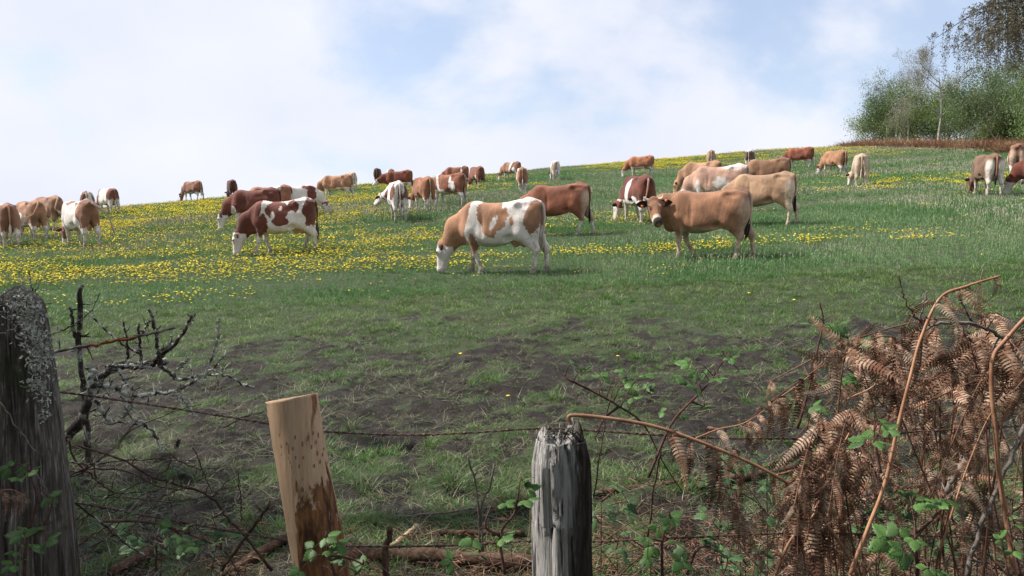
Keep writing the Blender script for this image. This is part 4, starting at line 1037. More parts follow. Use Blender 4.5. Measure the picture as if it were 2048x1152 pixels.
# ------------------------------------------------------------------ trees, hedge bank and its fence
def leaf_material(name, c1, c2, trans=0.3, rough=0.5):
    m, nt, bs = mat_new(name)
    gi = nd(nt, 'ShaderNodeNewGeometry')
    c = mixc(nt, gi.outputs['Random Per Island'], c1, c2)
    c = mixc(nt, ramp(nt, noise(nt, objco(nt), 0.8, 3), 0.35, 0.65), c, tuple(q * 1.5 for q in c2))
    oi = nd(nt, 'ShaderNodeObjectInfo'); c = nd(nt, 'ShaderNodeHueSaturation', {'Value': nd(nt, 'ShaderNodeMapRange', {'Value': oi.outputs['Random'], 'To Min': 0.7, 'To Max': 1.3}).outputs[0], 'Color': c}).outputs[0]
    nt.links.new(c, bs.inputs['Base Color']); bs.inputs['Roughness'].default_value = rough; bs.inputs['Specular IOR Level'].default_value = 0.25
    tr = nd(nt, 'ShaderNodeBsdfTranslucent', {'Color': c}); mx = nd(nt, 'ShaderNodeMixShader', {0: trans, 1: bs.outputs[0], 2: tr.outputs[0]})
    out = [n for n in nt.nodes if n.type == 'OUTPUT_MATERIAL'][0]; nt.links.new(mx.outputs[0], out.inputs['Surface'])
    return m
M_BARK = mat_simple('bark_brown', (0.050, 0.040, 0.032), (0.11, 0.092, 0.075), 6, 0.9, 0.6, (3, 3, 0.6))
M_BARKP = mat_simple('bark_pale', (0.20, 0.19, 0.165), (0.42, 0.40, 0.35), 4, 0.9, 0.5, (2, 2, 0.8))
M_LF_DARK = leaf_material('leaf_dark', (0.040, 0.070, 0.028), (0.085, 0.125, 0.048))
M_LF_MID = leaf_material('leaf_mid', (0.075, 0.105, 0.038), (0.130, 0.165, 0.060))
M_LF_BRIGHT = leaf_material('leaf_bright', (0.070, 0.125, 0.038), (0.130, 0.190, 0.062))
M_LF_BUD = leaf_material('leaf_bud', (0.095, 0.080, 0.055), (0.150, 0.125, 0.075))
M_LF_BIRCH = leaf_material('leaf_birch', (0.075, 0.068, 0.048), (0.130, 0.118, 0.072))

def rand_perp(d, rng):
    v = Vector((rng.gauss(0, 1), rng.gauss(0, 1), rng.gauss(0, 1))); v -= d * v.dot(d)
    return v.normalized() if v.length > 1e-4 else Vector((1, 0, 0))

def grow(mb, rng, p, d, L, r, lev, maxlev, tips, spread=0.75, up=0.25, kids=(4, 6), segs=5, wob=0.14, first=0.3, sides=None):
    pts = [p.copy()]; rad = [r]; dd = d.copy()
    for i in range(segs):
        dd = (dd + rand_perp(dd, rng) * wob + Vector((0, 0, up * 0.25))).normalized()
        pts.append(pts[-1] + dd * (L / segs)); rad.append(r * (1 - 0.72 * (i + 1) / segs))
    mb.tube(pts, rad, sides or (8 if lev == 0 else 5 if lev == 1 else 3), cap=False)
    if lev == maxlev:
        tips.append((pts[len(pts) // 2], pts[-1])); return pts
    n = rng.randint(*kids)
    for k in range(n):
        t = first + (1 - first) * (k + rng.random()) / n; j = min(int(t * segs), segs - 1); q = pts[j].lerp(pts[j + 1], t * segs - j)
        ax = (pts[j + 1] - pts[j]).normalized(); nd_ = (ax * (1 - spread * 0.5) + rand_perp(ax, rng) * spread).normalized()
        grow(mb, rng, q, nd_, L * rng.uniform(0.48, 0.68) * (1.15 - 0.4 * t), max(r * 0.45 * (1.1 - 0.5 * t), 0.008), lev + 1, maxlev, tips, spread, up, kids, max(3, segs - 1), wob * 1.2, 0.25)
    tips.append((pts[-2], pts[-1]))
    return pts

def leaves_mesh(name, centres, size, rng_np, aspect=0.55):
    """Small kite-shaped leaves, each its own face with a random attitude."""
    n = len(centres); C = np.asarray(centres)
    a = rng_np.randn(n, 3); a /= np.linalg.norm(a, axis=1)[:, None]
    b = rng_np.randn(n, 3); b -= a * np.sum(a * b, 1)[:, None]; b /= np.linalg.norm(b, axis=1)[:, None] + 1e-9
    s = size * (0.6 + 0.8 * rng_np.rand(n))[:, None]
    V = np.stack([C - a * s * .5, C + b * s * aspect * .5 - a * s * .05, C + a * s * .5, C - b * s * aspect * .5 - a * s * .05], 1).reshape(-1, 3)
    F = np.arange(4 * n).reshape(-1, 4)
    return make_mesh(name, V, F, smooth=False)

def tree(base, height, label, leafmat, barkmat, seed, n_leaf=9000, leaf=0.16, trunk_r=0.16, stems=1, lean=(0, 0), spread=0.75, maxlev=3, jit=0.35, up=0.3, kids=(4, 6), first=0.28, name='tree', cat='tree', group=None, L0=0.62, stem_spread=0.35, trunk_vis=True):
    rng = random.Random(seed); rn = np.random.RandomState(seed)
    root = empty(name, base); mb = MB(); tips = []
    for s in range(stems):
        d = Vector((lean[0] + (rng.gauss(0, stem_spread) if stems > 1 else 0), lean[1] + (rng.gauss(0, stem_spread) if stems > 1 else 0), 1)).normalized()
        grow(mb, rng, Vector((rng.gauss(0, .25) if stems > 1 else 0, rng.gauss(0, .25) if stems > 1 else 0, -0.2)), d, height * L0 * rng.uniform(.85, 1.1), trunk_r * (0.7 if stems > 1 else 1), 0, maxlev, tips, spread, up, kids, 7, 0.10, first)
    add_obj('trunk', mb.mesh('trunk'), barkmat, root)
    if n_leaf:
        T = np.array([[*a, *b] for a, b in tips]); k = rn.randint(0, len(T), n_leaf); t = rn.rand(n_leaf)[:, None]
        C = T[k, :3] * (1 - t) + T[k, 3:] * t + rn.randn(n_leaf, 3) * jit * (0.4 + rn.rand(n_leaf)[:, None])
        C = C[C[:, 2] > 0.1]
        o = add_obj('crown', leaves_mesh('crown', C, leaf, rn), leafmat, root)
    tag(root, label, cat, group)
    return root

def on_ground(x, y, dz=0.0): return (x, y, float(ground_smooth(x, y)) + dz)
GH = 'trees and bushes of the hedge on the bank'
tree(on_ground(44.6, 95), 9.0, 'dense dark green bush at the far end of the hedge', M_LF_DARK, M_BARK, 3, 16120, 0.145, 0.10, stems=5, spread=0.9, jit=0.45, first=0.05, name='hedge_bush', cat='bush', group=GH)
tree(on_ground(45.4, 99), 11.0, 'bare-twigged tree rising behind the dark end bush', M_LF_BUD, M_BARK, 5, 4400, 0.086, 0.13, spread=0.7, jit=0.12, kids=(4, 6), maxlev=4, group=GH)
tree(on_ground(47.2, 95), 11.6, 'olive-green leafy tree in the middle of the hedge', M_LF_MID, M_BARK, 7, 16120, 0.119, 0.15, stems=2, spread=0.8, jit=0.4, group=GH)
tree(on_ground(43.6, 89), 7.2, 'small tree with pale bare branches before the olive-green tree', M_LF_BUD, M_BARKP, 9, 1400, 0.079, 0.10, spread=0.65, jit=0.1, kids=(4, 6), maxlev=4, first=0.25, group=GH)
tree(on_ground(42.4, 80.5), 12.2, 'tall slender tree with pale lichened trunk and thin budding crown', M_LF_BUD, M_BARKP, 12, 7600, 0.079, 0.16, spread=0.72, jit=0.14, kids=(5, 7), maxlev=4, first=0.36, up=0.5, group=GH)
tree(on_ground(47.5, 86), 7.9, 'light green bush beside the tall pale-trunked tree', M_LF_BRIGHT, M_BARK, 14, 12400, 0.125, 0.08, stems=4, spread=0.9, jit=0.4, first=0.05, name='hedge_bush', cat='bush', group=GH)
tree(on_ground(46.2, 78), 9.4, 'dark green bush behind the trunk of the tall slender tree', M_LF_DARK, M_BARK, 16, 16120, 0.132, 0.10, stems=5, spread=0.9, jit=0.45, first=0.05, name='hedge_bush', cat='bush', group=GH)
tree(on_ground(45.0, 72), 9.6, 'wide dark green bush with black stems under the weeping birch', M_LF_DARK, M_BARK, 18, 16120, 0.125, 0.13, stems=6, spread=0.9, jit=0.45, first=0.25, name='hedge_bush', cat='bush', group=GH, stem_spread=0.5)
tree(on_ground(46.5, 66), 10.8, 'bright green leafy bush at the near end of the hedge', M_LF_BRIGHT, M_BARK, 20, 16120, 0.119, 0.11, stems=5, spread=0.9, jit=0.45, first=0.1, name='hedge_bush', cat='bush', group=GH)
tree(on_ground(52, 84), 11.0, 'green tree standing back behind the hedge bushes', M_LF_MID, M_BARK, 22, 16120, 0.132, 0.16, spread=0.8, jit=0.45, group=GH)
tree(on_ground(50, 73), 11.0, 'thin-leaved tree behind the wide dark bush', M_LF_MID, M_BARK, 24, 12000, 0.112, 0.15, spread=0.8, jit=0.35, group=GH)
tree(on_ground(44.4, 61), 5.9, 'low dark bush ending the hedge beside the cows', M_LF_DARK, M_BARK, 26, 12000, 0.106, 0.08, stems=4, spread=0.9, jit=0.35, first=0.05, name='hedge_bush', cat='bush', group=GH)

tree(on_ground(45.5, 91), 6.4, 'grey-green bush under the small pale tree', M_LF_MID, M_BARK, 61, 11160, 0.125, 0.08, stems=5, spread=0.9, jit=0.45, first=0.03, name='hedge_bush', cat='bush', group=GH)
tree(on_ground(47.0, 75), 5.3, 'low dark bush filling the foot of the hedge', M_LF_DARK, M_BARK, 63, 11160, 0.125, 0.08, stems=6, spread=0.9, jit=0.45, first=0.03, name='hedge_bush', cat='bush', group=GH, stem_spread=.6)
tree(on_ground(50.0, 67), 5.8, 'low dark bush behind the bright green bush', M_LF_DARK, M_BARK, 65, 11160, 0.125, 0.08, stems=6, spread=0.9, jit=0.45, first=0.03, name='hedge_bush', cat='bush', group=GH, stem_spread=.6)
for _q, (_x, _y, _h, _m, _l) in enumerate(((45.5, 100, 8.0, M_LF_MID, 'olive bush behind the dark end bush'), (48.5, 91, 9.5, M_LF_BRIGHT, 'rounded green tree between the olive tree and the tall slender tree'), (47.5, 81, 8.6, M_LF_MID, 'bushy green tree right behind the tall slender trunk'), (47.5, 69.5, 9.0, M_LF_DARK, 'broad dark tree beneath the birch'), (43.8, 65.5, 6.4, M_LF_BRIGHT, 'fresh green bush at the field edge under the birch'), (45.5, 75.5, 4.2, M_LF_MID, 'low green bush at the foot of the dark hedge'), (49.5, 96, 9.0, M_LF_MID, 'olive tree at the back of the far hedge end'))):
    tree(on_ground(_x, _y), _h, _l, _m, M_BARK, 80 + _q, 13000, 0.15, 0.10, stems=4, spread=0.9, jit=0.42, first=0.04, name='hedge_bush', cat='bush', group=GH, stem_spread=.45)
def weeping_birch():
    rng = random.Random(77); rn = np.random.RandomState(77)
    bx, by = 37.2, 52.0; root = empty('weeping_birch', on_ground(bx, by)); mb = MB(); C = []; tw = MB()
    tr = curve_pts([(0, 0, -0.2), (0.2, 0.1, 5), (-0.2, 0, 11), (-0.6, 0.2, 17), (-0.9, 0.2, 22)], 14)
    mb.tube(tr, [0.34 - 0.30 * i / 13 for i in range(14)], 9)
    for k in range(48):
        z = rng.uniform(6.8, 17.0); j = min(12, int(z / 22 * 13)); s = tr[j].lerp(tr[j + 1], 0.5)
        az = rng.uniform(0, 6.283) if k % 3 == 0 else rng.gauss(math.pi, 0.9)
        R = rng.uniform(5.5, 10.5) * (1.15 - 0.018 * z); o = Vector((math.cos(az), math.sin(az), 0))
        lim = curve_pts([s, s + o * R * .3 + Vector((0, 0, 1.1)), s + o * R * .7 + Vector((0, 0, 1.5)), s + o * R + Vector((0, 0, 0.2))], 10)
        mb.tube(lim, [0.10 - 0.085 * i / 9 for i in range(10)], 5, cap=False)
        for q in range(40):
            t = rng.uniform(0.12, 1.0); j = min(8, int(t * 9)); a = lim[j].lerp(lim[j + 1], t * 9 - j)
            sd = Vector((-o.y, o.x, 0)) * rng.gauss(0, 1.0) + o * rng.gauss(0.2, .4) + Vector((0, 0, rng.uniform(0, .4)))
            b = a + sd * 0.7; ln = rng.uniform(1.0, 3.4)
            st = curve_pts([a, b, b + sd * .25 + Vector((0, 0, -ln * .5)), b + sd * .3 + Vector((rng.gauss(0, .15), rng.gauss(0, .15), -ln))], 8)
            tw.tube(st, [0.016, 0.014, 0.012, 0.010, 0.009, 0.008, 0.007, 0.006], 3, cap=False)
            for z2 in range(int(ln * 24)):
                u = rng.uniform(0.15, 1) * 7; jj = min(6, int(u)); C.append(tuple(st[jj].lerp(st[jj + 1], u - jj) + Vector((rng.gauss(0, .10), rng.gauss(0, .10), rng.gauss(0, .06)))))
    add_obj('trunk', mb.mesh('trunk'), M_BARK, root); w = add_obj('hanging_twigs', tw.mesh('hanging_twigs'), M_BARK, root); w['kind'] = 'stuff'
    add_obj('crown', leaves_mesh('crown', C, 0.15, rn, 0.4), M_LF_BIRCH, root)
    tag(root, 'tall weeping birch with drooping grey-brown twigs overhanging the hedge', 'tree', None)
weeping_birch()

# trees along the lane, whose shade lies over the fence and the grazed strip
GL = 'lane trees that shade the fence'
tree((-9.0, 0.2, gz(-9.0, 0.2)), 13.5, 'broad leafy lane tree shading the lichened post and branch pile', M_LF_MID, M_BARK, 41, 16000, 0.52, 0.30, spread=0.85, jit=0.9, group=GL, name='shade_tree', lean=(0.0, 0.0), first=0.36)
tree((-16.0, 5.6, gz(-16.0, 5.6)), 18.0, 'broad leafy lane tree shading the bracken heap', M_LF_MID, M_BARK, 43, 14000, 0.52, 0.30, spread=0.85, jit=0.9, group=GL, name='shade_tree', lean=(0.05, 0.0), first=0.42)

tree((4.5, -5.5, gz(4.5, -5.5)), 13.0, 'unseen leafy tree added behind the camera to block sky light from the bracken heap', M_LF_MID, M_BARK, 45, 9000, 0.52, 0.28, spread=0.85, jit=0.9, group=GL, name='shade_tree', first=0.2)  # unseen, added behind the camera to dim sky light on camera-facing sides
tree((-4.0, -6.5, gz(-4.0, -6.5)), 14.0, 'unseen leafy tree added behind the camera to block sky light from the new post', M_LF_MID, M_BARK, 47, 9000, 0.52, 0.28, spread=0.85, jit=0.9, group=GL, name='shade_tree', first=0.2)  # second added tree out of view, darkens the near faces of posts and bracken
# dead bracken along the foot of the hedge
M_BRK = grass_material('dead_bracken_far', (0.20, 0.105, 0.065), (0.30, 0.165, 0.10), (0.34, 0.22, 0.13), 0.3, (0.36, 0.26, 0.16), 0.15, 0.15)
brk = [proto('b', tuft_mesh('bracken_clump', rr, 40, 0.45, 0.3, 1.15, 0.022, lean=0.8, droop=1.3, segs=3, mats=[M_BRK]), M_BRK) for i in range(3)]
y = rs.rand(2600) * 42 + 59; x = 38.9 + rs.rand(2600) * 4.6 - 0.02 * (y - 80) + (fbm(y * .3, y * 0, 7, 2) - .5) * 1.6
p, r = place(x, y, 0, 0.3); s = 0.7 + 0.5 * rs.rand(len(x))
instancer('dead_bracken', brk, p, r, np.c_[s, s, s], (rs.rand(len(x)) * 3).astype(int), 'rust-brown dead bracken along the foot of the hedge bank', 'bracken')

M_GREYWOOD = mat_simple('grey_fence_wood', (0.20, 0.19, 0.17), (0.40, 0.38, 0.35), 6, 0.9, 0.4, (4, 4, .5))
for q, (px, top, y, lb) in enumerate(((1769, 252, 93, 'thin grey fence post on the bank before the dark end bush'), (1787, 256, 92, 'short grey fence post leaning between two taller ones on the bank'), (1794, 251, 91, 'taller upright grey fence post on the bank'), (1812, 254, 90, 'pale fence post on the bank beside the yellow gorse'))):
    t = ray(px, top, y); b = Vector((t.x, t.y, float(ground_smooth(t.x, t.y)) - 0.2)); mb = MB(); n = 6
    lean = Vector(((q % 3 - 1) * 0.08, 0, 0)); rng = random.Random(q)
    mb.tube([Vector((0, 0, 0)).lerp(t - b, i / n) + lean * (i / n) for i in range(n + 1)], [0.075 * rng.uniform(.9, 1.1) for i in range(n + 1)], 8)
    tag(add_obj('fence_post', mb.mesh('fence_post', False), M_GREYWOOD, None, b), lb, 'post', 'old fence posts on the hedge bank')
gb = empty('gorse_bush', on_ground(44.0, 88.0)); rng = random.Random(5); rn = np.random.RandomState(5); mb = MB(); tips = []
for k in range(7): grow(mb, rng, Vector((rng.gauss(0, .15), rng.gauss(0, .15), -.1)), Vector((rng.gauss(0, .4), rng.gauss(0, .4), 1)).normalized(), 1.0, .02, 0, 1, tips, .8, .2, (4, 5), 4)
add_obj('stems', mb.mesh('stems'), M_LF_DARK, gb)
C = np.array([tuple(b) for a, b in tips]); C = np.repeat(C, 9, 0) + rn.randn(len(C) * 9, 3) * .10; add_obj('yellow_blossom', leaves_mesh('blossom', C, .12, rn, .9), M_PETAL, gb)
tag(gb, 'small gorse bush in yellow bloom on the bracken bank', 'gorse')
# ------------------------------------------------------------------ fence posts
FENCE_Y = 2.08
def wood_mat(name, light, mid, dark, streak=7.0, lo=0.35, hi=0.65, moss=None, split=None):
    m, nt, bs = mat_new(name); oc = objco(nt)
    v = scaled(nt, oc, (streak * 6, streak * 6, streak * 0.35))
    g1 = noise(nt, v, 1.6, 6, 0.65, 0.6); g2 = noise(nt, scaled(nt, oc, (170, 170, 7)), 1.0, 4, 0.6)
    c = mixc(nt, ramp(nt, g1, lo, hi), dark, mid); c = mixc(nt, ramp(nt, g2, 0.52, 0.75), c, light)
    if split is not None:
        # bleached heartwood on one side of a split, dark weathered sapwood on the other
        sx = nd(nt, 'ShaderNodeSeparateXYZ', {0: oc}); e = mathn(nt, 'ADD', sx.outputs['X'], mathn(nt, 'MULTIPLY', mathn(nt, 'SUBTRACT', noise(nt, scaled(nt, oc, (6, 6, 3)), 1.5, 4), 0.5), 0.06))
        c = mixc(nt, ramp(nt, e, split - 0.008, split + 0.010), c, mixc(nt, ramp(nt, g1, 0.35, 0.7), (0.018, 0.014, 0.012), (0.10, 0.085, 0.072)))
    if moss: c = mixc(nt, mathn(nt, 'MULTIPLY', ramp(nt, noise(nt, oc, 9, 5, 0.6), 0.52, 0.66), 0.8), c, moss)
    nt.links.new(c, bs.inputs['Base Color']); bs.inputs['Roughness'].default_value = 0.85; bs.inputs['Specular IOR Level'].default_value = 0.2
    bump(nt, bs, mathn(nt, 'ADD', g1, g2), 0.8, 0.012)
    return m

def post_mesh(axis, radii, groove, seed, nang=56, top='dome', cut=(0, 0), flat=1.0, cracks=()):
    """axis: points bottom to top (local); radii along it; groove: relative depth of the weathering grooves."""
    n = 110; pts = curve_pts(axis, n); rng = np.random.RandomState(seed); V = []; F = []
    hs = np.linspace(0, 1, n); R = np.interp(hs, np.linspace(0, 1, len(radii)), radii)
    an = np.arange(nang) / nang * 2 * math.pi
    for i in range(n):
        c = pts[i]; cx, cy = np.cos(an), np.sin(an)
        gr = (fbm(cx * 5 + 20 + hs[i] * 0.6, cy * 5 + 20, seed, 4) - 0.5) * 1.6 + (fbm(cx * 15 + 40 + hs[i] * 1.6, cy * 15 + 40, seed + 5, 2) - 0.5) * 0.9
        for ca, cw, cd in cracks: gr = gr - cd * np.exp(-((((an - ca - 0.25 * math.sin(hs[i] * 5 + ca) + math.pi) % (2 * math.pi)) - math.pi) / cw) ** 2)
        r = R[i] * (1 + groove * gr + 0.03 * (fbm(cx * 1.5 + 5, hs[i] * 9 + cy * 1.5, seed + 9, 2) - .5))
        z = np.full(nang, c.z)
        if top == 'ragged' and hs[i] > 0.93:
            k = (hs[i] - 0.93) / 0.07; z = z + k * 0.11 * (fbm(cx * 4 + 9, cy * 4 + 9, seed + 13, 3) - 0.62) * 2
            r = r * (1 - 0.22 * k ** 2)
        if top == 'dome' and hs[i] > 0.95: k = (hs[i] - 0.95) / 0.05; r = r * math.sqrt(max(0.05, 1 - 0.75 * k * k))
        if i == n - 1 or (top == 'cut' and i > n - 3): z = z + cut[0] * r * cx + cut[1] * r * cy
        V += [(c.x + r[j] * cx[j], c.y + flat * r[j] * cy[j], z[j]) for j in range(nang)]
    for i in range(n - 1):
        for j in range(nang):
            k = (j + 1) % nang; F.append((i * nang + j, i * nang + k, (i + 1) * nang + k, (i + 1) * nang + j))
    # top surface with rings towards the heart
    last = [(n - 1) * nang + j for j in range(nang)]; c = pts[-1]
    for q in (0.66, 0.33):
        b = len(V); base = np.array([V[j] for j in range((n - 1) * nang, n * nang)]); ctr = base.mean(0)
        for j in range(nang):
            p = ctr + (base[j] - ctr) * q; p[2] += (0.02 * (1 - q) if top == 'dome' else (0.02 * (rng.rand() - .6) if top == 'ragged' else 0)); V.append(tuple(p))
        for j in range(nang): k = (j + 1) % nang; F.append((last[j], last[k], b + k, b + j))
        last = [b + j for j in range(nang)]
    b = len(V); base = np.array([V[j] for j in last]); V.append(tuple(base.mean(0)))
    for j in range(nang): F.append((last[j], last[(j + 1) % nang], b))
    F.append(tuple(range(nang))[::-1])
    me = make_mesh('post', V, F)
    return me

def post(px_axis, Y, width_px, name, label, mat, groove, seed, top, cut=(0, 0), flat=1.0, cracks=()):
    w = [ray(px, py, Y) for px, py in px_axis]                       # top to visible bottom
    d = (w[-1] - w[-2]); d = d / abs(d.z); g = gz(w[-1].x, Y) - 0.25
    w.append(w[-1] + d * (w[-1].z - g)); base = w[-1].copy()
    rad = [q * 0.5 * Y / FPX for q in width_px]; rad.append(rad[-1] * 1.03)
    # radii resampled by length
    me = post_mesh([p - base for p in w[::-1]], rad[::-1], groove, seed, top=top, cut=cut, flat=flat, cracks=cracks)
    root = empty(name, base); wood = add_obj('timber', me, mat, root)
    tag(root, label, 'post', None)
    return root, base, w, rad

M_OLD = wood_mat('weathered_wood', (0.40, 0.36, 0.34), (0.17, 0.142, 0.128), (0.045, 0.036, 0.031), moss=(0.045, 0.050, 0.022))
M_SPLIT = wood_mat('bleached_split_wood', (0.66, 0.64, 0.62), (0.34, 0.325, 0.31), (0.04, 0.034, 0.030), 9, 0.36, 0.52, split=-0.016)
def new_wood():
    m, nt, bs = mat_new('peeled_new_wood'); oc = objco(nt)
    v = scaled(nt, oc, (38, 38, 2.2)); g = noise(nt, v, 1.6, 5, 0.6, 0.4)
    c = mixc(nt, ramp(nt, g, 0.3, 0.7), (0.43, 0.275, 0.165), (0.57, 0.40, 0.265))
    c = mixc(nt, ramp(nt, noise(nt, oc, 12, 4), 0.5, 0.7), c, (0.52, 0.34, 0.21))
    # strips of inner bark left on the lower part
    sx = nd(nt, 'ShaderNodeSeparateXYZ', {0: oc}); bk = noise(nt, scaled(nt, oc, (26, 26, 5.5)), 1.0, 6, 0.62, 0.5)
    low = nd(nt, 'ShaderNodeMapRange', {'Value': sx.outputs['Z'], 'From Min': 1.12, 'From Max': 1.54, 'To Min': 0.28, 'To Max': -0.10}).outputs[0]
    xr = mathn(nt, 'ADD', sx.outputs['X'], mathn(nt, 'SUBTRACT', mathn(nt, 'MULTIPLY', sx.outputs['Z'], 0.166), 0.003))     # distance right of the leaning axis
    side = nd(nt, 'ShaderNodeMapRange', {'Value': xr, 'From Min': -0.060, 'From Max': 0.015, 'To Min': -0.16, 'To Max': 0.05}).outputs[0]
    f = ramp(nt, mathn(nt, 'ADD', bk, mathn(nt, 'ADD', low, side)), 0.50, 0.56)
    bark = mixc(nt, ramp(nt, noise(nt, scaled(nt, oc, (60, 60, 14)), 1.0, 5, 0.65), 0.35, 0.65), (0.050, 0.022, 0.012), (0.26, 0.115, 0.045))
    c = mixc(nt, f, c, bark)
    nt.links.new(c, bs.inputs['Base Color']); bs.inputs['Roughness'].default_value = 0.65; bs.inputs['Specular IOR Level'].default_value = 0.25
    bump(nt, bs, mathn(nt, 'ADD', g, mathn(nt, 'MULTIPLY', f, 0.8)), 0.35, 0.008)
    return m
M_NEW = new_wood()
M_NOTCH = mat_simple('notch_shadow_wood', (0.24, 0.125, 0.06), (0.34, 0.19, 0.10), 30, 0.9)
M_LICHEN = mat_simple('grey_lichen', (0.26, 0.27, 0.22), (0.60, 0.61, 0.54), 40, 0.95, 0.4)
M_LICHENY = mat_simple('orange_lichen', (0.42, 0.24, 0.03), (0.55, 0.36, 0.06), 40, 0.95, 0.4)

old_post, ob, ow, orad = post([(36, 582), (44, 760), (50, 960), (56, 1152)], FENCE_Y, [82, 108, 138, 156], 'old_fence_post', 'old dark fence post covered with curly grey lichen', M_OLD, 0.16, 3, 'dome', cracks=((4.55, 0.05, 1.6), (5.2, 0.06, 1.2), (5.7, 0.05, 1.0)))
new_post, nb, nw, nrad = post([(580, 797), (600, 930), (622, 1060), (637, 1152)], FENCE_Y, [102, 104, 108, 110], 'new_fence_post', 'new peeled pale fence post with strips of brown bark, leaning', M_NEW, 0.012, 7, 'cut', cut=(0.17, -0.12))
split_post, sb, sw, srad = post([(1122, 866), (1122, 930), (1126, 1040), (1130, 1152)], FENCE_Y, [88, 112, 116, 116], 'split_fence_post', 'short rotting fence post, silvery grey and split, between bramble leaves', M_SPLIT, 0.30, 15, 'ragged', flat=0.85, cracks=((4.95, 0.07, 1.5), (4.3, 0.05, 0.9), (5.5, 0.08, 1.2)))
# machine pricks in the new post
mb = MB(); rng = random.Random(4)
for row in range(4):
    for k in range(8):
        a = math.radians(180 + 14 + k * 21 + rng.gauss(0, 5) + (row % 2) * 9); t = rng.gauss(0, .004) + 0.070 + row * 0.019 + (0.009 if k % 2 else 0)
        zc = (nw[0].z - nb.z) * 1.0 - t * 1.25; f = 1 - zc / (nw[0].z - nb.z); ax = Vector(nw[0] - nb).lerp(Vector((0, 0, 0)), f)
        R = np.interp(f, [0, 1], [nrad[0], nrad[-1]]) * 1.004; c = Vector((ax.x + math.cos(a) * R, ax.y + math.sin(a) * R, zc)); tv = Vector((-math.sin(a), math.cos(a), 0)); nv = Vector((math.cos(a), math.sin(a), 0))
        h_, w_ = rng.uniform(.004, .007), .0017
        mb.add([c - tv * w_ - Vector((0, 0, h_)), c + tv * w_ - Vector((0, 0, h_)), c + tv * w_ * 1.5 + Vector((0, 0, h_)), c - tv * w_ + Vector((0, 0, h_)), c + nv * .0012], [(0, 1, 4), (1, 2, 4), (2, 3, 4), (3, 0, 4)])
o = add_obj('prick_marks', mb.mesh('prick_marks', False), M_NOTCH, new_post); o['kind'] = 'stuff'

def lichen_flakes(mb, c, n, rad, rng, size=(0.005, 0.013), out=Vector((0, -1, 0)), up=0.0):
    for k in range(n):
        p = Vector(c) + Vector((rng.gauss(0, rad), rng.gauss(0, rad * .5), rng.gauss(0, rad)))
        d = (out * rng.uniform(.3, 1.2) + Vector((rng.gauss(0, .8), rng.gauss(0, .5), rng.gauss(0, .8)))).normalized(); s = rand_perp(d, rng); L = rng.uniform(*size); w = rng.uniform(.0007, .0016)
        c1 = p + d * L * .5 + rand_perp(d, rng) * L * .2; c2 = p + d * L + rand_perp(d, rng) * L * .35
        mb.add([p - s * w, p + s * w, c1 - s * w * 1.6, c1 + s * w * 1.6, c2 - s * w * 1.9, c2 + s * w * 1.9], [(0, 1, 3, 2), (2, 3, 5, 4)])
mb = MB(); rng = random.Random(8)
for (px, py, n, r) in ((40, 590, 60, .016), (55, 610, 80, .018), (35, 625, 70, .016), (60, 645, 90, .018), (66, 675, 80, .016), (70, 700, 90, .016), (78, 722, 80, .016), (72, 740, 40, .012), (62, 770, 45, .010), (75, 772, 25, .010), (85, 800, 22, .008), (80, 830, 30, .008), (52, 655, 30, .012), (88, 690, 45, .013)):
    p = ray(px, py, FENCE_Y - 0.072); lichen_flakes(mb, p - ob, int(n * 1.3), r * 1.15, rng)
o = add_obj('lichen', mb.mesh('lichen'), M_LICHEN, old_post); o['kind'] = 'stuff'
mb = MB(); rng = random.Random(9)
for k in range(26): lichen_flakes(mb, ray(1128 + rng.gauss(0, 24), 866 + abs(rng.gauss(0, 5)), FENCE_Y - .01) - sb, 7, .008, rng, (.003, .009), Vector((0, -.2, 1)))
o = add_obj('moss', mb.mesh('moss'), mat_simple('dry_moss', (0.05, 0.046, 0.036), (0.11, 0.10, 0.08), 30, 1), split_post); o['kind'] = 'stuff'

# ------------------------------------------------------------------ barbed wire
M_WIRE = mat_simple('rusty_wire', (0.045, 0.028, 0.024), (0.13, 0.062, 0.045), 60, 0.6, spec=0.4)
def barbed(ctrl, label, seed):
    rng = random.Random(seed); pts = curve_pts(ctrl, 260); L = [0]
    for a, b in zip(pts, pts[1:]): L.append(L[-1] + (b - a).length)
    root = empty('barbed_wire', pts[0]); o = pts[0].copy()
    for s in (0, math.pi):
        mb = MB(); q = []
        for i, p in enumerate(pts):
            a = L[i] * 2 * math.pi / 0.045 + s; q.append(p - o + Vector((0, math.cos(a), math.sin(a))) * 0.0022)
        mb.tube(q, 0.0016, 5); add_obj('strand', mb.mesh('strand'), M_WIRE, root)
    d = 0.07
    while d < L[-1]:
        i = min(range(len(L)), key=lambda k: abs(L[k] - d)); p = pts[i] - o; mb = MB()
        for k in range(2):
            a = rng.random() * 6.28; v = Vector((rng.gauss(0, .25), math.cos(a), math.sin(a))).normalized(); mb.tube([p - v * .011, p + v * .011], [.0006, .0006], 4); 
        mb.tube([p + Vector((-.005, 0, 0)), p + Vector((.005, 0, 0))], .0042, 6)
        add_obj('barb', mb.mesh('barb'), M_WIRE, root); d += rng.uniform(.105, .125)
    tag(root, label, 'barbed wire')
WY = FENCE_Y + 0.075
barbed([ray(px, py, WY) for px, py in ((-120, 770), (94, 784), (250, 805), (400, 828), (528, 849), (585, 858), (640, 866), (800, 873), (930, 869), (1075, 860), (1180, 864), (1300, 872), (1450, 880), (1700, 879), (1850, 866), (2150, 850))], 'upper strand of rusty barbed wire along the fence posts', 1)
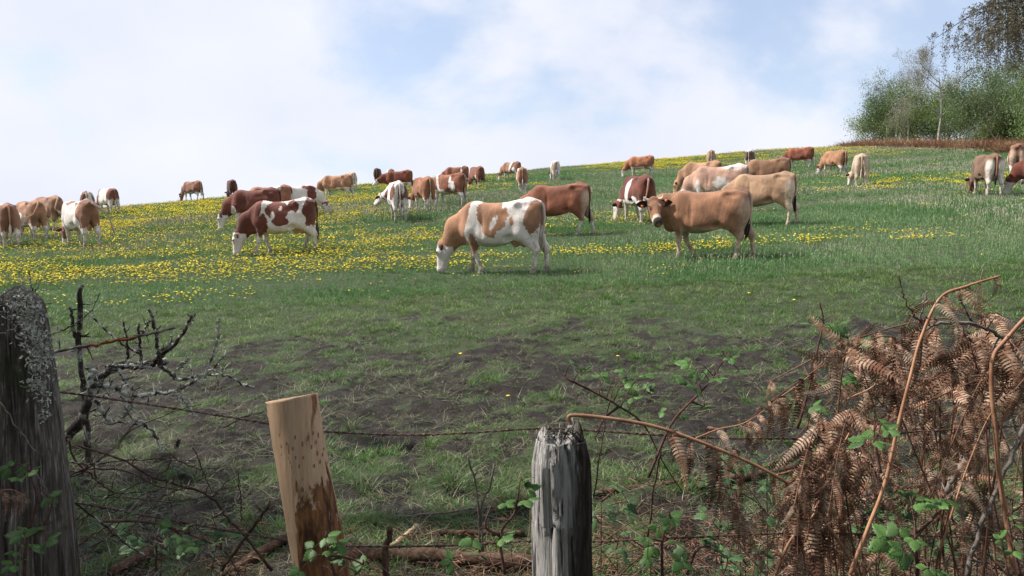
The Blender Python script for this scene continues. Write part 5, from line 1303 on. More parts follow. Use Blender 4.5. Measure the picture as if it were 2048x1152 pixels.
barbed([ray(px, py, WY) for px, py in ((-120, 985), (123, 1010), (300, 1042), (484, 1076), (600, 1094), (680, 1101), (880, 1101), (1075, 1090), (1190, 1092), (1350, 1085), (1600, 1075), (1850, 1080), (2150, 1090))], 'lower strand of rusty barbed wire near the foot of the posts', 2)

# ------------------------------------------------------------------ dead branches left of the new post
def branch_mat(name, bark1, bark2, lichen, lo, hi, peel=None):
    m, nt, bs = mat_new(name); oc = objco(nt)
    c = mixc(nt, ramp(nt, noise(nt, oc, 40, 5), 0.3, 0.7), bark1, bark2)
    if lichen: c = mixc(nt, ramp(nt, noise(nt, oc, 38, 5, 0.6), lo, hi), c, lichen)
    if lichen and lo < 0.5: c = mixc(nt, ramp(nt, noise(nt, oc, 12, 3, 0.5), 0.66, 0.70), c, (0.42, 0.26, 0.04))
    if peel:
        sx = nd(nt, 'ShaderNodeSeparateXYZ', {0: oc}); f = mathn(nt, 'ADD', sx.outputs['X'], mathn(nt, 'MULTIPLY', noise(nt, oc, 30, 3), 0.05))
        f = mathn(nt, 'MULTIPLY', ramp(nt, f, peel[0], peel[0] + .01), mathn(nt, 'SUBTRACT', 1.0, ramp(nt, f, peel[1], peel[1] + .01))); c = mixc(nt, f, c, (0.24, 0.065, 0.03))
    nt.links.new(c, bs.inputs['Base Color']); bs.inputs['Roughness'].default_value = 0.9; bs.inputs['Specular IOR Level'].default_value = 0.15
    bump(nt, bs, noise(nt, oc, 70, 5, 0.65), 0.7, 0.006)
    return m
M_DKBR = branch_mat('dark_bark', (0.026, 0.021, 0.018), (0.080, 0.065, 0.055), (0.34, 0.34, 0.30), 0.50, 0.62)
M_LIBR = branch_mat('lichened_bark', (0.05, 0.042, 0.036), (0.11, 0.095, 0.080), (0.56, 0.57, 0.52), 0.44, 0.53)
M_TWIG = branch_mat('brown_twig', (0.050, 0.030, 0.022), (0.105, 0.066, 0.047), (0.24, 0.19, 0.15), 0.56, 0.70)
M_PEEL = branch_mat('half_peeled_bark', (0.07, 0.058, 0.05), (0.15, 0.13, 0.115), (0.30, 0.29, 0.26), 0.52, 0.64, peel=(0.16, 0.31))
M_GREYTW = branch_mat('grey_twig', (0.11, 0.09, 0.075), (0.22, 0.185, 0.16), None, 0, 0)
M_LOG = branch_mat('log_bark', (0.045, 0.028, 0.019), (0.12, 0.072, 0.048), (0.26, 0.17, 0.11), 0.60, 0.75)

def branch(paths, label, mat, seed, name='dead_branch', flakes=0, twigs=0, sides=8, cat='branch', group='dead branches heaped beside the old post'):
    """paths: (pixel polyline [(px, py, depth)...], radius px start, end); several paths make one branching piece."""
    rng = random.Random(seed); o = ray(*paths[0][0][0]); root = empty(name, o); mb = MB(); lm = MB()
    for pl, r0, r1 in paths:
        ctl = [ray(*p) - o for p in pl]; n = max(8, 5 * len(ctl)); pts = curve_pts(ctl, n)
        pts = [p + Vector((rng.gauss(0, .0016), rng.gauss(0, .0016), rng.gauss(0, .0016))) for p in pts]
        D = pl[0][2]; k = 0.66 * D / FPX; rad = [(r0 + (r1 - r0) * i / (n - 1)) * k * rng.uniform(.85, 1.18) for i in range(n)]
        mb.tube(pts, rad, sides)
        for q in range(twigs):
            i = rng.randrange(1, n - 1); d = rand_perp((pts[i + 1] - pts[i]).normalized(), rng); L = rng.uniform(.012, .05); mb.tube([pts[i], pts[i] + d * L * .6, pts[i] + d * L + Vector((0, 0, rng.uniform(-.008, .012)))], [rad[i] * .5, rad[i] * .4, rad[i] * .22], 5)
        for q in range(flakes):
            i = rng.randrange(0, n - 1); p = pts[i].lerp(pts[i + 1], rng.random()); lichen_flakes(lm, p, 6, rad[i] * .6, rng, (.002, .006), Vector((0, -.5, .5)))
    add_obj('wood', mb.mesh('wood'), mat, root)
    if flakes: l = add_obj('lichen', lm.mesh('lichen'), M_LICHEN, root); l['kind'] = 'stuff'
    tag(root, label, cat, group)
    return root
def at(pl, d): return [(x, y, d) for x, y in pl]
branch([(at([(160, 570), (157, 640), (153, 700), (160, 770), (166, 850), (170, 930)], 2.5), 7, 9), (at([(138, 614), (144, 655), (152, 690)], 2.5), 4.5, 5)], 'upright dark branch with a lichened top standing behind the old post', M_DKBR, 1, flakes=10, twigs=4)
branch([(at([(82, 707), (150, 696), (210, 685), (280, 672), (350, 655)], 2.44), 5, 3.5)], 'slanting grey pole with a stretch of peeled red bark', M_PEEL, 2, twigs=5)
branch([(at([(80, 676), (140, 652), (180, 622), (200, 586)], 2.4), 2.6, 1.2)], 'thin dark twig curving up from the lichened post', M_DKBR, 3, twigs=5, sides=5)
branch([(at([(168, 620), (200, 652), (240, 688), (276, 708)], 2.6), 2.5, 3.5)], 'pale lichened twig sloping down to the stub cluster', M_LIBR, 4, twigs=6, flakes=6, sides=6)
branch([(at([(320, 735), (312, 700), (307, 655), (295, 616)], 2.6), 7, 4), (at([(280, 735), (277, 690), (274, 648)], 2.6), 5, 3.5), (at([(253, 720), (250, 675), (243, 643)], 2.58), 4.5, 3), (at([(305, 722), (345, 690), (370, 655), (386, 628)], 2.62), 8, 4), (at([(283, 668), (291, 652), (299, 640)], 2.6), 3, 2.5), (at([(318, 700), (335, 692), (342, 672)], 2.6), 4, 2),
        (at([(180, 765), (230, 735), (290, 730), (330, 722)], 2.64), 13, 10)], 'dark broken branch with a cluster of upright stubs', M_DKBR, 5, flakes=16, twigs=6)
branch([(at([(186, 740), (176, 760), (181, 795), (196, 822), (214, 850)], 2.46), 9, 6), (at([(186, 772), (222, 776), (250, 792)], 2.46), 8, 6), (at([(250, 794), (300, 790), (350, 782), (395, 757), (420, 740), (447, 712)], 2.46), 7, 2.5), (at([(404, 756), (420, 718), (432, 680), (437, 638)], 2.45), 3.6, 1.5),
        (at([(262, 790), (254, 815), (240, 840)], 2.45), 5, 3), (at([(352, 784), (370, 812), (385, 835)], 2.45), 5, 3.5)], 'crooked branch thick with white lichen, arms reaching towards the new post', M_LIBR, 6, flakes=70, twigs=10)
branch([(at([(300, 722), (330, 742), (352, 760), (400, 752), (450, 752), (480, 770), (505, 778)], 2.7), 6, 3), (at([(345, 745), (362, 730), (376, 718)], 2.7), 3, 2), (at([(440, 753), (442, 735)], 2.7), 3, 2.5)], 'knobbly lichen-white twig trailing beyond the crooked branch', M_LIBR, 7, flakes=45, twigs=8)
branch([(at([(232, 738), (246, 765), (262, 785)], 2.6), 5, 4), (at([(205, 735), (255, 730), (300, 738)], 2.6), 4, 4)], 'short lichen-spotted branch lying under the stub cluster', M_LIBR, 8, flakes=30, twigs=4)
branch([(at([(84, 935), (112, 890), (150, 848), (172, 800), (182, 768)], 2.4), 20, 11)], 'thick mossy black limb rising from behind the old post', M_DKBR, 9, flakes=8)
branch([(at([(262, 838), (292, 860), (310, 888), (318, 905)], 2.5), 4.5, 3.5), (at([(205, 850), (250, 848), (290, 858)], 2.5), 3, 3.5)], 'grey twig with orange lichen hanging below the crooked branch', M_LIBR, 10, flakes=16, twigs=4)
branch([(at([(345, 900), (352, 882)], 2.5), 5, 5)], 'black sawn-off stub with pale cut end among the twigs', M_DKBR, 11, sides=8)
TW = [([(115, 930), (170, 932), (230, 926), (330, 923), (386, 926)], 2.6, 1.8), ([(112, 952), (170, 943), (245, 948), (300, 975), (352, 986)], 3.2, 2), ([(126, 880), (140, 925), (180, 962), (216, 992)], 3.2, 2.6),
      ([(216, 990), (290, 990), (325, 976), (350, 945)], 2.4, 1.2), ([(143, 893), (238, 925), (300, 960), (372, 982), (420, 1004), (446, 1042), (490, 1090), (535, 1152)], 3.2, 5.0), ([(435, 1152), (482, 1085), (536, 1010)], 6, 5),
      ([(120, 1000), (180, 1045), (230, 1090), (290, 1130)], 4, 3), ([(300, 1152), (301, 1078)], 4.5, 3.5), ([(470, 944), (474, 1000), (475, 1050)], 2, 2), ([(418, 1000), (445, 970), (476, 948)], 2, 1), ([(380, 900), (400, 950), (415, 995)], 2, 1.5),
      ([(118, 960), (170, 935), (220, 900), (262, 850)], 2, 1.5), ([(135, 1050), (170, 1015), (215, 995), (290, 965)], 2.4, 1.6), ([(300, 960), (328, 940), (334, 915)], 2.2, 1.5), ([(235, 1000), (320, 1010), (400, 1000), (470, 985)], 2, 1.2), ([(440, 860), (480, 838), (525, 825)], 2.2, 1.4),
      ([(245, 870), (330, 830), (400, 810)], 1.6, 1), ([(190, 1040), (205, 1000), (222, 960)], 1.5, 1), ([(352, 1060), (330, 1010), (322, 960)], 2, 1.5)]
_tr = random.Random(12)
for _ in range(16):
    _x, _y = _tr.uniform(120, 420), _tr.uniform(900, 1120); _a = _tr.gauss(-.3, .6); _l = _tr.uniform(70, 190)
    TW.append(([(_x, _y), (_x + math.cos(_a) * _l * .5, _y + math.sin(_a) * _l * .5 + _tr.gauss(0, 10)), (_x + math.cos(_a) * _l, _y + math.sin(_a) * _l)], _tr.uniform(1.4, 2.6), 1.0))
for i, (pl, a, b) in enumerate(TW):
    branch([(at(pl, 2.25 + 0.05 * (i % 5)), a, b)], 'thin bare twig tangled between the old post and the new post', M_TWIG if i % 3 else M_DKBR, 30 + i, name='dead_twig', twigs=5, sides=5, cat='twig', group='bare twigs between old and new post')
# sticks stuck on the old post and loose stalks
branch([(at([(-10, 805), (20, 850), (50, 895), (72, 915)], 1.95), 2.4, 1.6)], 'pale thorny stem crossing the face of the old post', M_GREYTW, 60, name='dry_stem', twigs=4, sides=5, cat='stem', group=None)
branch([(at([(62, 952), (80, 985), (98, 1020)], 1.94), 1.8, 1.5)], 'short straw-pale stalk leaning on the old post', M_GREYTW, 61, name='dry_stem', sides=5, cat='stem', group=None)
branch([(at([(-10, 672), (20, 660), (40, 648)], 1.95), 2, 1.4)], 'bent grey twig caught in the lichen of the old post', M_GREYTW, 62, name='dry_stem', sides=5, cat='stem', group=None)
branch([(at([(76, 655), (82, 625), (68, 590), (60, 570)], 2.3), 3.4, 1.6), (at([(68, 592), (77, 565)], 2.3), 1.6, 1), (at([(60, 600), (59, 540)], 2.35), 1.6, 1.2)], 'forked dark twig sticking up behind the old post', M_DKBR, 63, twigs=3, sides=5)

# logs and sticks lying on the ground behind the fence
def lying(px0, py0, px1, py1, r, label, mat, seed, name='log', lift=0.0, bend=0.02):
    a, b = hit(px0, py0), hit(px1, py1); a.z += r * .7; b.z += r * .7 + lift; rng = random.Random(seed); mb = MB(); n = 12
    pts = [a.lerp(b, i / (n - 1)) - a + Vector((rng.gauss(0, bend * .3), rng.gauss(0, bend * .3), abs(rng.gauss(0, bend * .3)))) for i in range(n)]
    mb.tube(pts, [r * rng.uniform(.85, 1.12) for i in range(n)], 9)
    tag(add_obj(name, mb.mesh(name), mat, None, a), label, name.replace('_', ' '))
lying(690, 1138, 1072, 1140, .045, 'brown log lying between the new post and the split post', M_LOG, 1)
lying(205, 1165, 312, 1108, .030, 'bark-brown pole end lying in grass right of the old post', M_LOG, 2)
lying(432, 1165, 575, 1092, .034, 'brown pole lying against the foot of the new post', M_LOG, 3)
lying(778, 1120, 834, 1072, .017, 'splintered pale piece of broken wood by the brown log', mat_simple('split_pale_wood', (0.34, 0.24, 0.14), (0.55, 0.43, 0.28), 30, .8, .5, (1, 8, 8)), 4, 'broken_wood')
lying(1190, 1000, 1420, 968, .022, 'thin dead log behind the split post', M_LOG, 5)
lying(1400, 985, 1600, 940, .030, 'dead log lying behind the broken bracken stalk', M_LOG, 6)
lying(850, 1085, 1050, 1078, .020, 'flaking strip of bark along the brown log', M_LOG, 7, 'bark_strip')
lying(640, 1030, 870, 1048, .009, 'thin straight stick on the ground before the brown log', M_TWIG, 8, 'stick')
lying(790, 1058, 1060, 1018, .008, 'long pale dry stem across the turf before the split post', M_GREYTW, 9, 'stick')
for i, (px, py, px2, py2, d, lb) in enumerate(((934, 916, 956, 1024, 3.4, 'upright pale broken stem standing in turf between the posts'), (988, 935, 962, 1022, 3.4, 'slanting thin dry stem crossing the broken pale stem'), (776, 1062, 766, 1112, 4.3, 'short dark stub standing by the broken wood'))):
    branch([([(px, py, d), ((px + px2) / 2 + 4, (py + py2) / 2, d), (px2, py2, d), (px2 + 3, py2 + 90, d)], 3.5 if i < 2 else 9, 4.5 if i < 2 else 12)], lb, M_GREYTW if i < 2 else M_LOG, 70 + i, name='dry_stem', sides=6, cat='stem', group=None)

# litter of dead bracken bits on the ground
M_LIT = mat_simple('bracken_litter', (0.12, 0.060, 0.038), (0.26, 0.155, 0.10), 3, 0.9, rnd=0.45)
lit = []
for k in range(5):
    mb = MB()
    for q in range(9):
        a = rr.random() * 6.28; c = Vector((rr.gauss(0, .07), rr.gauss(0, .07), rr.uniform(0.004, .03))); L = rr.uniform(.03, .11); d = Vector((math.cos(a), math.sin(a), rr.gauss(0, .18)))
        mb.tube([c - d * L * .5, c + d * L * .1 + Vector((0, 0, .006)), c + d * L * .5], [.0022, .0026, .0014], 4)
    lit.append(proto('l', mb.mesh('litter'), M_LIT))
x, y = scatter_xy(3.0, 5.9, 110, umax=.72)
k = rs.rand(len(x)) < np.interp(y + 0.5 * (fbm(x * 1.2, y * 1.2, 3, 3) - .5) * 2, [4.2, 4.9, 5.6], [1.0, .62, .04]) * np.interp(x, [-3.5, -2, 0, 3], [.5, .6, 1, 1.0]); x, y = x[k], y[k]
p, r = place(x, y, .012, .3); s = .8 + .6 * rs.rand(len(x))
instancer('bracken_litter', lit, p, r, np.c_[s, s, s], (rs.rand(len(x)) * 5).astype(int), 'reddish litter of broken dead bracken along the foot of the fence', 'litter')
# grass tussocks
M_TUS = grass_material('tussock_grass', (0.075, 0.125, 0.040), (0.115, 0.165, 0.060), (0.12, 0.16, 0.08), .5, (0.25, 0.22, 0.13), .1)
for q, (px, py, s, lb) in enumerate(((725, 985, 1.0, 'grass tussock with arching blades between the posts, beside the new one'), (905, 972, 1.1, 'grass tussock with upright blades before the pale broken stem'), (700, 862, .8, 'small leafy grass clump beyond the upper wire by the new post'), (395, 960, .8, 'low grass clump among the twigs left of the new post'), (1560, 1010, .8, 'bright grass tuft among the bracken fronds'), (230, 1080, .9, 'grass clump between old post and fallen pole'))):
    me = tuft_mesh('grass_tussock', random.Random(90 + q), 62, .07, .10, .26, .0036, .9, .9, 4, 0, [M_TUS])
    tag(add_obj('grass_tussock', me, None, None, hit(px, py), (0, 0, q), (s, s, s)), lb, 'grass tussock')
# ------------------------------------------------------------------ dead bracken in front, right
def bracken_mat(name, c1, c2, c3):
    m, nt, bs = mat_new(name); oi = nd(nt, 'ShaderNodeObjectInfo'); gi = nd(nt, 'ShaderNodeNewGeometry')
    c = mixc(nt, oi.outputs['Random'], c1, c2); c = mixc(nt, mathn(nt, 'MULTIPLY', ramp(nt, mathn(nt, 'FRACT', mathn(nt, 'MULTIPLY', oi.outputs['Random'], 7.3)), .72, .80), .75), c, (0.20, 0.165, 0.13)); c = mixc(nt, ramp(nt, gi.outputs['Random Per Island'], .55, 1.0, False), c, c3)
    nt.links.new(c, bs.inputs['Base Color']); bs.inputs['Roughness'].default_value = .8; bs.inputs['Specular IOR Level'].default_value = .15
    return m
M_PIN = bracken_mat('dead_bracken_leaf', (0.090, 0.040, 0.026), (0.22, 0.108, 0.066), (0.45, 0.31, 0.22))
M_STK = mat_simple('bracken_stalk', (0.22, 0.092, 0.050), (0.42, 0.23, 0.135), 18, .55, .2, (1, 1, 1), .35, rnd=.25)
M_STKD = mat_simple('old_bracken_stalk', (0.085, 0.042, 0.028), (0.20, 0.105, 0.066), 18, .7, .2, (1, 1, 1), .2, rnd=.3)
def pinna_mesh(rng, curl, n=19):
    """One side frond, unit length 0.2 m along +x, dipping along -z; two rows of narrow curled pinnules."""
    L = .20; V = []; F = []; cen = []
    for i in range(n + 1):
        t = i / n; a = curl * t * t; cen.append(Vector((L * (t - .25 * abs(a) * t), .012 * math.sin(t * 3 + rng.random() * .3), -L * .5 * a * t)))
    for i in range(n):
        c = cen[i]; t = i / n; ln = .034 * (1 - t) ** .62 * (0.6 + .4 * min(1, t * 7)) * rng.uniform(.82, 1.1); w = .0036 * (1 - .35 * t)
        tan = (cen[i + 1] - c).normalized()
        for s in (-1, 1):
            side = Vector((.22, s, 0)).normalized(); up = Vector((0, 0, 1)); k = rng.uniform(.55, .95)
            p0 = c; p1 = c + side * ln * .55 + up * (.0035 * k); p2 = c + side * ln * .95 - up * (ln * .45 * k) + tan * .002
            b = len(V); V += [p0 - tan * w, p0 + tan * w, p1 - tan * w * .9, p1 + tan * w * .9, p2]
            F += [(b, b + 1, b + 3, b + 2), (b + 2, b + 3, b + 4)]
    mb = MB(); mb.add(V, F); mb.tube(cen[::4] + [cen[-1]], [.0016] * len(cen[::4]) + [.0006], 4)
    return mb.mesh('pinna', True, [M_PIN])
prng = random.Random(3)
PINNA = [pinna_mesh(prng, c) for c in (.15, .5, .9, 1.3, -.2, .7)]

def frond(ctrl, label, seed, r0=.006, t0=.35, t1=.98, pairs=8, ln=1.0, hang=.75, name='bracken_frond', group='dead bracken fronds heaped beside the fence', twosided=True, pts_n=40, taper=.65):
    rng = random.Random(seed); o = Vector(ctrl[0]); root = empty(name, o); pts = curve_pts([Vector(c) - o for c in ctrl], pts_n)
    mb = MB(); r0 *= 0.68; mb.tube(pts, [r0 * (1 - taper * i / (pts_n - 1)) * rng.uniform(.94, 1.06) for i in range(pts_n)], 7); add_obj('stalk', mb.mesh('stalk'), M_STK if group is None else M_STKD, root)
    for k in range(pairs):
        t = t0 + (t1 - t0) * (k + rng.uniform(-.2, .2)) / max(1, pairs - 1); t = min(max(t, 0.02), .995); u = t * (pts_n - 1); j = min(int(u), pts_n - 2); p = pts[j].lerp(pts[j + 1], u - j); tan = (pts[j + 1] - pts[j]).normalized()
        sd = tan.cross(Vector((0, -.25, 1))); sd = sd.normalized() if sd.length > .05 else Vector((1, 0, 0))
        for s in ((-1, 1) if twosided else (rng.choice((-1, 1)),)):
            if rng.random() < .08: continue
            d = (sd * s * rng.uniform(.5, 1) + tan * rng.uniform(.2, .7) + Vector((rng.gauss(0, .2), rng.gauss(-.1, .3), 0))).normalized()
            h = hang * rng.uniform(.6, 1.25); d = (d * (1 - min(h, .95)) + Vector((0, 0, -1)) * min(h, .95)).normalized() if h > 0 else d
            z = Vector((0, -1, .35)) + Vector((rng.gauss(0, .5), rng.gauss(0, .4), rng.gauss(0, .3))); z = z - d * z.dot(d); z.normalize(); y = z.cross(d)
            sc = 0.84 * ln * (1 - .62 * (k / max(1, pairs)) ** 1.3) * rng.uniform(.75, 1.2)
            e = add_obj('pinna', rng.choice(PINNA), None, root); e.matrix_local = frame_matrix(p, d, y, z) @ Matrix.Diagonal((sc, sc * rng.uniform(.8, 1.1), sc, 1))
    tag(root, label, 'bracken', group)
    return root
def rp(pl, d=2.0): return [ray(*(q if len(q) == 3 else (q[0], q[1], d))) for q in pl]
# the stalks that can be told apart
frond(rp([(1143, 852), (1150, 833), (1290, 851), (1400, 886), (1530, 942), (1610, 995), (1680, 1080), (1730, 1160)], 1.98), 'broken reddish bracken stalk slanting down from the top of the split post', 1, r0=.0075, t0=.36, t1=.74, pairs=9, ln=.85, hang=.85, taper=.25, group=None, pts_n=60)
frond(rp([(1712, 1160), (1745, 1070), (1780, 970), (1802, 860), (1826, 755), (1846, 675), (1882, 596), (1935, 572), (2000, 552)], 1.9), 'tall tan bracken stalk bowing over at the top of the heap', 2, r0=.0078, t0=.62, t1=.98, pairs=8, ln=.8, hang=.7, taper=.5, group=None, pts_n=60)
frond(rp([(2048, 1160), (2030, 1060), (2010, 950), (2000, 860), (1990, 780), (1992, 715), (2014, 682), (2060, 630), (2100, 600)], 1.85), 'thick pinkish bracken stalk with a fork, bending over at the edge of the heap', 3, r0=.0090, t0=.7, t1=.99, pairs=5, ln=1.0, hang=.7, taper=.3, group=None, pts_n=60)
frond(rp([(2003, 868), (2022, 825), (2040, 770), (2060, 730)], 1.85), 'side shoot forking from the thick pinkish bracken stalk', 4, r0=.005, t0=.5, pairs=4, ln=.7, group=None)
frond(rp([(1828, 748), (1868, 708), (1895, 712), (1912, 740)], 1.9), 'short bracken branch arching off the tall tan stalk', 5, r0=.0048, t0=.5, t1=.95, pairs=4, ln=.75, hang=.9, group=None)
frond(rp([(1640, 985), (1668, 930), (1700, 880), (1716, 840)], 2.0), 'straight bracken stalk piece rising before the rusty clump', 6, r0=.0062, t0=.6, t1=.95, pairs=3, ln=.6, group=None)
frond(rp([(1560, 955), (1620, 940), (1640, 960), (1650, 1010)], 2.0), 'bracken side branch kinked over beside the broken stalk', 7, r0=.004, t0=.3, pairs=6, ln=.95, hang=.95, group=None)
frond(rp([(1395, 880), (1440, 862), (1490, 850), (1530, 825), (1560, 800)], 2.02), 'small bracken frond curling up beyond the broken stalk', 8, r0=.0035, t0=.25, t1=.98, pairs=8, ln=.62, hang=.35, group=None)
frond(rp([(1412, 892), (1460, 990), (1500, 1060), (1540, 1150)], 1.99), 'long thin bracken rib hanging straight down from the broken stalk', 9, r0=.0028, t0=.1, t1=.9, pairs=9, ln=.9, hang=1.0, group=None)
frond(rp([(1420, 895), (1480, 955), (1530, 1020), (1520, 1035)], 2.0), 'second bracken rib forking below the broken stalk', 10, r0=.003, t0=.1, pairs=4, ln=.7, hang=.95, group=None)
frond(rp([(1560, 1160), (1590, 1090), (1640, 1030), (1655, 960)], 1.95), 'flattened orange-brown bracken stalk with drooping sides', 11, r0=.007, t0=.5, pairs=6, ln=.9, hang=.9, group=None)
frond(rp([(1560, 800), (1620, 755), (1680, 690), (1700, 680)], 2.1), 'straight fawn bracken stem leaning behind the bramble spray', 12, r0=.0034, t0=.05, t1=.5, pairs=4, ln=.75, hang=.95, group=None)
frond(rp([(1700, 800), (1755, 770), (1760, 720), (1765, 690), (1800, 690)], 2.0), 'thin looping bracken stem before the tall tan stalk', 13, r0=.0035, t0=.55, pairs=4, ln=.6, hang=.3, group=None)
frond(rp([(1895, 1110), (1920, 1020), (1945, 940), (1975, 860), (2000, 810)], 1.85), 'thin straw-coloured bracken stem among the lower brambles', 14, r0=.0035, t0=.4, pairs=5, ln=.7, group=None)
# the heap behind them
hr = random.Random(21)
for k in range(56):
    # each frond springs from the ground, rises, and bows over
    tx, ty_ = (hr.uniform(1640, 2100) if k < 42 else hr.uniform(2100, 2700)), hr.uniform(590, 1010)
    ty_ = max(ty_, max(600, 690 - (tx - 1700) * .22) if tx > 1700 else 850); d = hr.uniform(1.95, 2.9); top = ray(tx, ty_, d)
    bx, by = top.x + hr.uniform(-.15, .35), d + hr.uniform(-.1, .3); base = Vector((bx, by, gz(bx, by) - .03)); o = Vector((hr.gauss(-.15, .3), hr.gauss(-.05, .2), 0))
    end = top + o * .9 + Vector((0, 0, -hr.uniform(.15, .45)))
    frond([base, base.lerp(top, .5) + Vector((hr.gauss(0, .05), hr.gauss(0, .05), .04)), base.lerp(top, .85) + Vector((0, 0, .06)), top, top.lerp(end, .5) + Vector((0, 0, .04)), end], 'dead brown bracken frond bowed over in the heap beside the fence', 100 + k, r0=hr.uniform(.0035, .0058), t0=.45, t1=.98, pairs=9, ln=hr.uniform(.75, 1.1), hang=hr.uniform(.35, .85))
for k in range(9):
    tx, ty_ = 1610 + hr.gauss(0, 75), 985 + hr.gauss(0, 50); d = hr.uniform(1.9, 2.3); top = ray(tx, ty_, d)
    base = Vector((top.x + .1, d + .15, gz(top.x, d))); end = top + Vector((hr.gauss(0, .12), -.05, -.35))
    frond([base, base.lerp(top, .6), top, end], 'dead bracken frond hanging in the low clump under the broken stalk', 200 + k, r0=.0035, t0=.5, pairs=9, ln=.95, hang=.9, group='hanging fronds of the low bracken clump')
frond(rp([(-30, 990), (10, 985), (40, 1000)], 1.85), 'scrap of dead bracken frond at the foot of the old post', 300, r0=.002, t0=.2, pairs=4, ln=.45, hang=.8, group=None)

# ------------------------------------------------------------------ brambles
M_BLEAF = leaf_material('bramble_leaf', (0.030, 0.078, 0.022), (0.072, 0.140, 0.038), .25, .45)
M_BLEAFD = leaf_material('bramble_leaf_dark', (0.030, 0.065, 0.026), (0.055, 0.105, 0.040), .2, .45)
M_BSTEM = branch_mat('bramble_stem', (0.060, 0.030, 0.026), (0.13, 0.075, 0.06), None, 0, 0)
def leaflet_mesh(rng, n=13):
    """Serrated, pleated leaflet of unit length along +x, face towards +z."""
    V = []; F = []
    def hw(t): return .36 * math.sin(math.pi * t ** .8) ** .85
    for i in range(n + 1):
        t = i / n; w = hw(min(t, .985)); dip = -.16 * t * t; pl = .035 * (1 if i % 2 else -1)
        V += [(t, 0, dip - .03), (t, w * .55, dip + .03 + pl), (t, -w * .55, dip + .03 + pl)]
        tt = t + (.045 if i % 2 else -.01); ws = w * (1.16 if i % 2 else .84)
        V += [(tt, ws, dip - .05), (tt, -ws, dip - .05)]
    for i in range(n):
        a, b = i * 5, i * 5 + 5
        F += [(a, b, b + 1, a + 1), (a + 1, b + 1, b + 3, a + 3), (a + 2, b + 2, b, a), (a + 4, b + 4, b + 2, a + 2)]
    return make_mesh('leaf', V, F)
LEAFLET = {}
for key, mt in (('g', M_BLEAF), ('d', M_BLEAFD)):
    LEAFLET[key] = [leaflet_mesh(prng) for _ in range(3)]
    for me in LEAFLET[key]: me.materials.append(mt)
def bramble(stems, leaves, label, seed, d=2.0, key='g', size=.036, group=None, thorns=True):
    """stems: pixel polylines; leaves: pixel positions of leaf triplets."""
    rng = random.Random(seed); o = ray(stems[0][0][0], stems[0][0][1], d); root = empty('bramble', o); mb = MB(); samples = []
    for st in stems:
        pts = curve_pts([ray(q[0], q[1], q[2] if len(q) > 2 else d) - o for q in st], 18); rad = [.0042 * (1 - .6 * i / 17) for i in range(18)]; mb.tube(pts, rad, 6); samples += pts
        if thorns:
            for q in range(10):
                i = rng.randrange(17); v = rand_perp((pts[i + 1] - pts[i]).normalized(), rng); mb.tube([pts[i], pts[i] + v * .007], [.0016, .0002], 4, cap=False)
    pet = MB()
    for (px, py) in leaves:
        dd = d + rng.gauss(0, .05); c = ray(px, py, dd) - o; s = min(samples, key=lambda q: (q - c).length); L = (c - s).length
        if L > .004: mb.tube(curve_pts([s, s.lerp(c, .5) + Vector((0, 0, .015)), c], 6), [.0016, .0014, .0013, .0012, .0011, .0010], 4)
        out = (c - s); out.z *= .4; out = out.normalized() if out.length > 1e-4 else Vector((1, 0, 0)); out = (out + Vector((rng.gauss(0, .4), rng.gauss(-.4, .4), rng.gauss(-.1, .25)))).normalized()
        up = Vector((rng.gauss(0, .3), rng.gauss(-.55, .25), 1)); up = (up - out * up.dot(out)).normalized(); sd = up.cross(out); z0 = .86 * size * rng.uniform(.7, 1.3)
        for a, f in ((0, 1.0), (1.15, .82), (-1.15, .82)):
            x = (out * math.cos(a) + sd * math.sin(a) + Vector((rng.gauss(0, .12), rng.gauss(0, .12), rng.gauss(0, .15)))).normalized(); zz = (up - x * up.dot(x)).normalized(); y = zz.cross(x); k = z0 * f * rng.uniform(.85, 1.15)
            e = add_obj('leaf', rng.choice(LEAFLET[key]), None, root); e.matrix_local = frame_matrix(c + x * .004, x, y, zz) @ Matrix.Diagonal((k, k, k, 1))
    add_obj('stem', mb.mesh('stem'), M_BSTEM, root)
    tag(root, label, 'bramble', group)
bramble([[(1300, 960), (1345, 852), (1385, 805), (1420, 768), (1452, 716)], [(1385, 805), (1410, 815)]], [(1380, 727), (1396, 748), (1440, 712), (1464, 716), (1480, 742), (1440, 758), (1372, 760), (1396, 778), (1412, 815), (1362, 832), (1332, 826), (1420, 738)], 'bramble spray with bright leaves rising above the broken bracken stalk', 1, 2.12)
bramble([[(1130, 756), (1190, 786), (1240, 815), (1290, 852), (1330, 930), (1370, 990)], [(1240, 815), (1210, 840), (1192, 882)]], [(1150, 728), (1172, 742), (1204, 756), (1236, 748), (1262, 742), (1288, 752), (1266, 796), (1206, 786), (1292, 782), (1250, 770)], 'arching bramble stem with grey-green leaves beyond the split post', 2, 2.2, size=.034)
bramble([[(1600, 860), (1622, 780), (1634, 715), (1648, 645), (1640, 604)], [(1634, 715), (1680, 700), (1730, 690)]], [(1622, 648), (1652, 655), (1686, 644), (1640, 674), (1694, 670), (1722, 692), (1744, 712), (1716, 708), (1622, 762), (1652, 766), (1692, 756), (1670, 664)], 'bramble with a bare dark tip left of the bracken heap', 3, 2.2)
bramble([[(1010, 1160), (1000, 1080), (1030, 1030), (1040, 970)], [(1000, 1080), (970, 1060), (985, 1010)]], [(1046, 968), (1030, 1000), (1054, 1006), (1042, 1022), (1008, 1012), (960, 1076), (944, 1088), (932, 1110), (962, 1120), (988, 1114), (904, 1132), (926, 1142), (1002, 1086), (1020, 1120), (1056, 985), (970, 1140)][::2], 'bramble leaves crowding the near side of the split post', 4, 1.95)
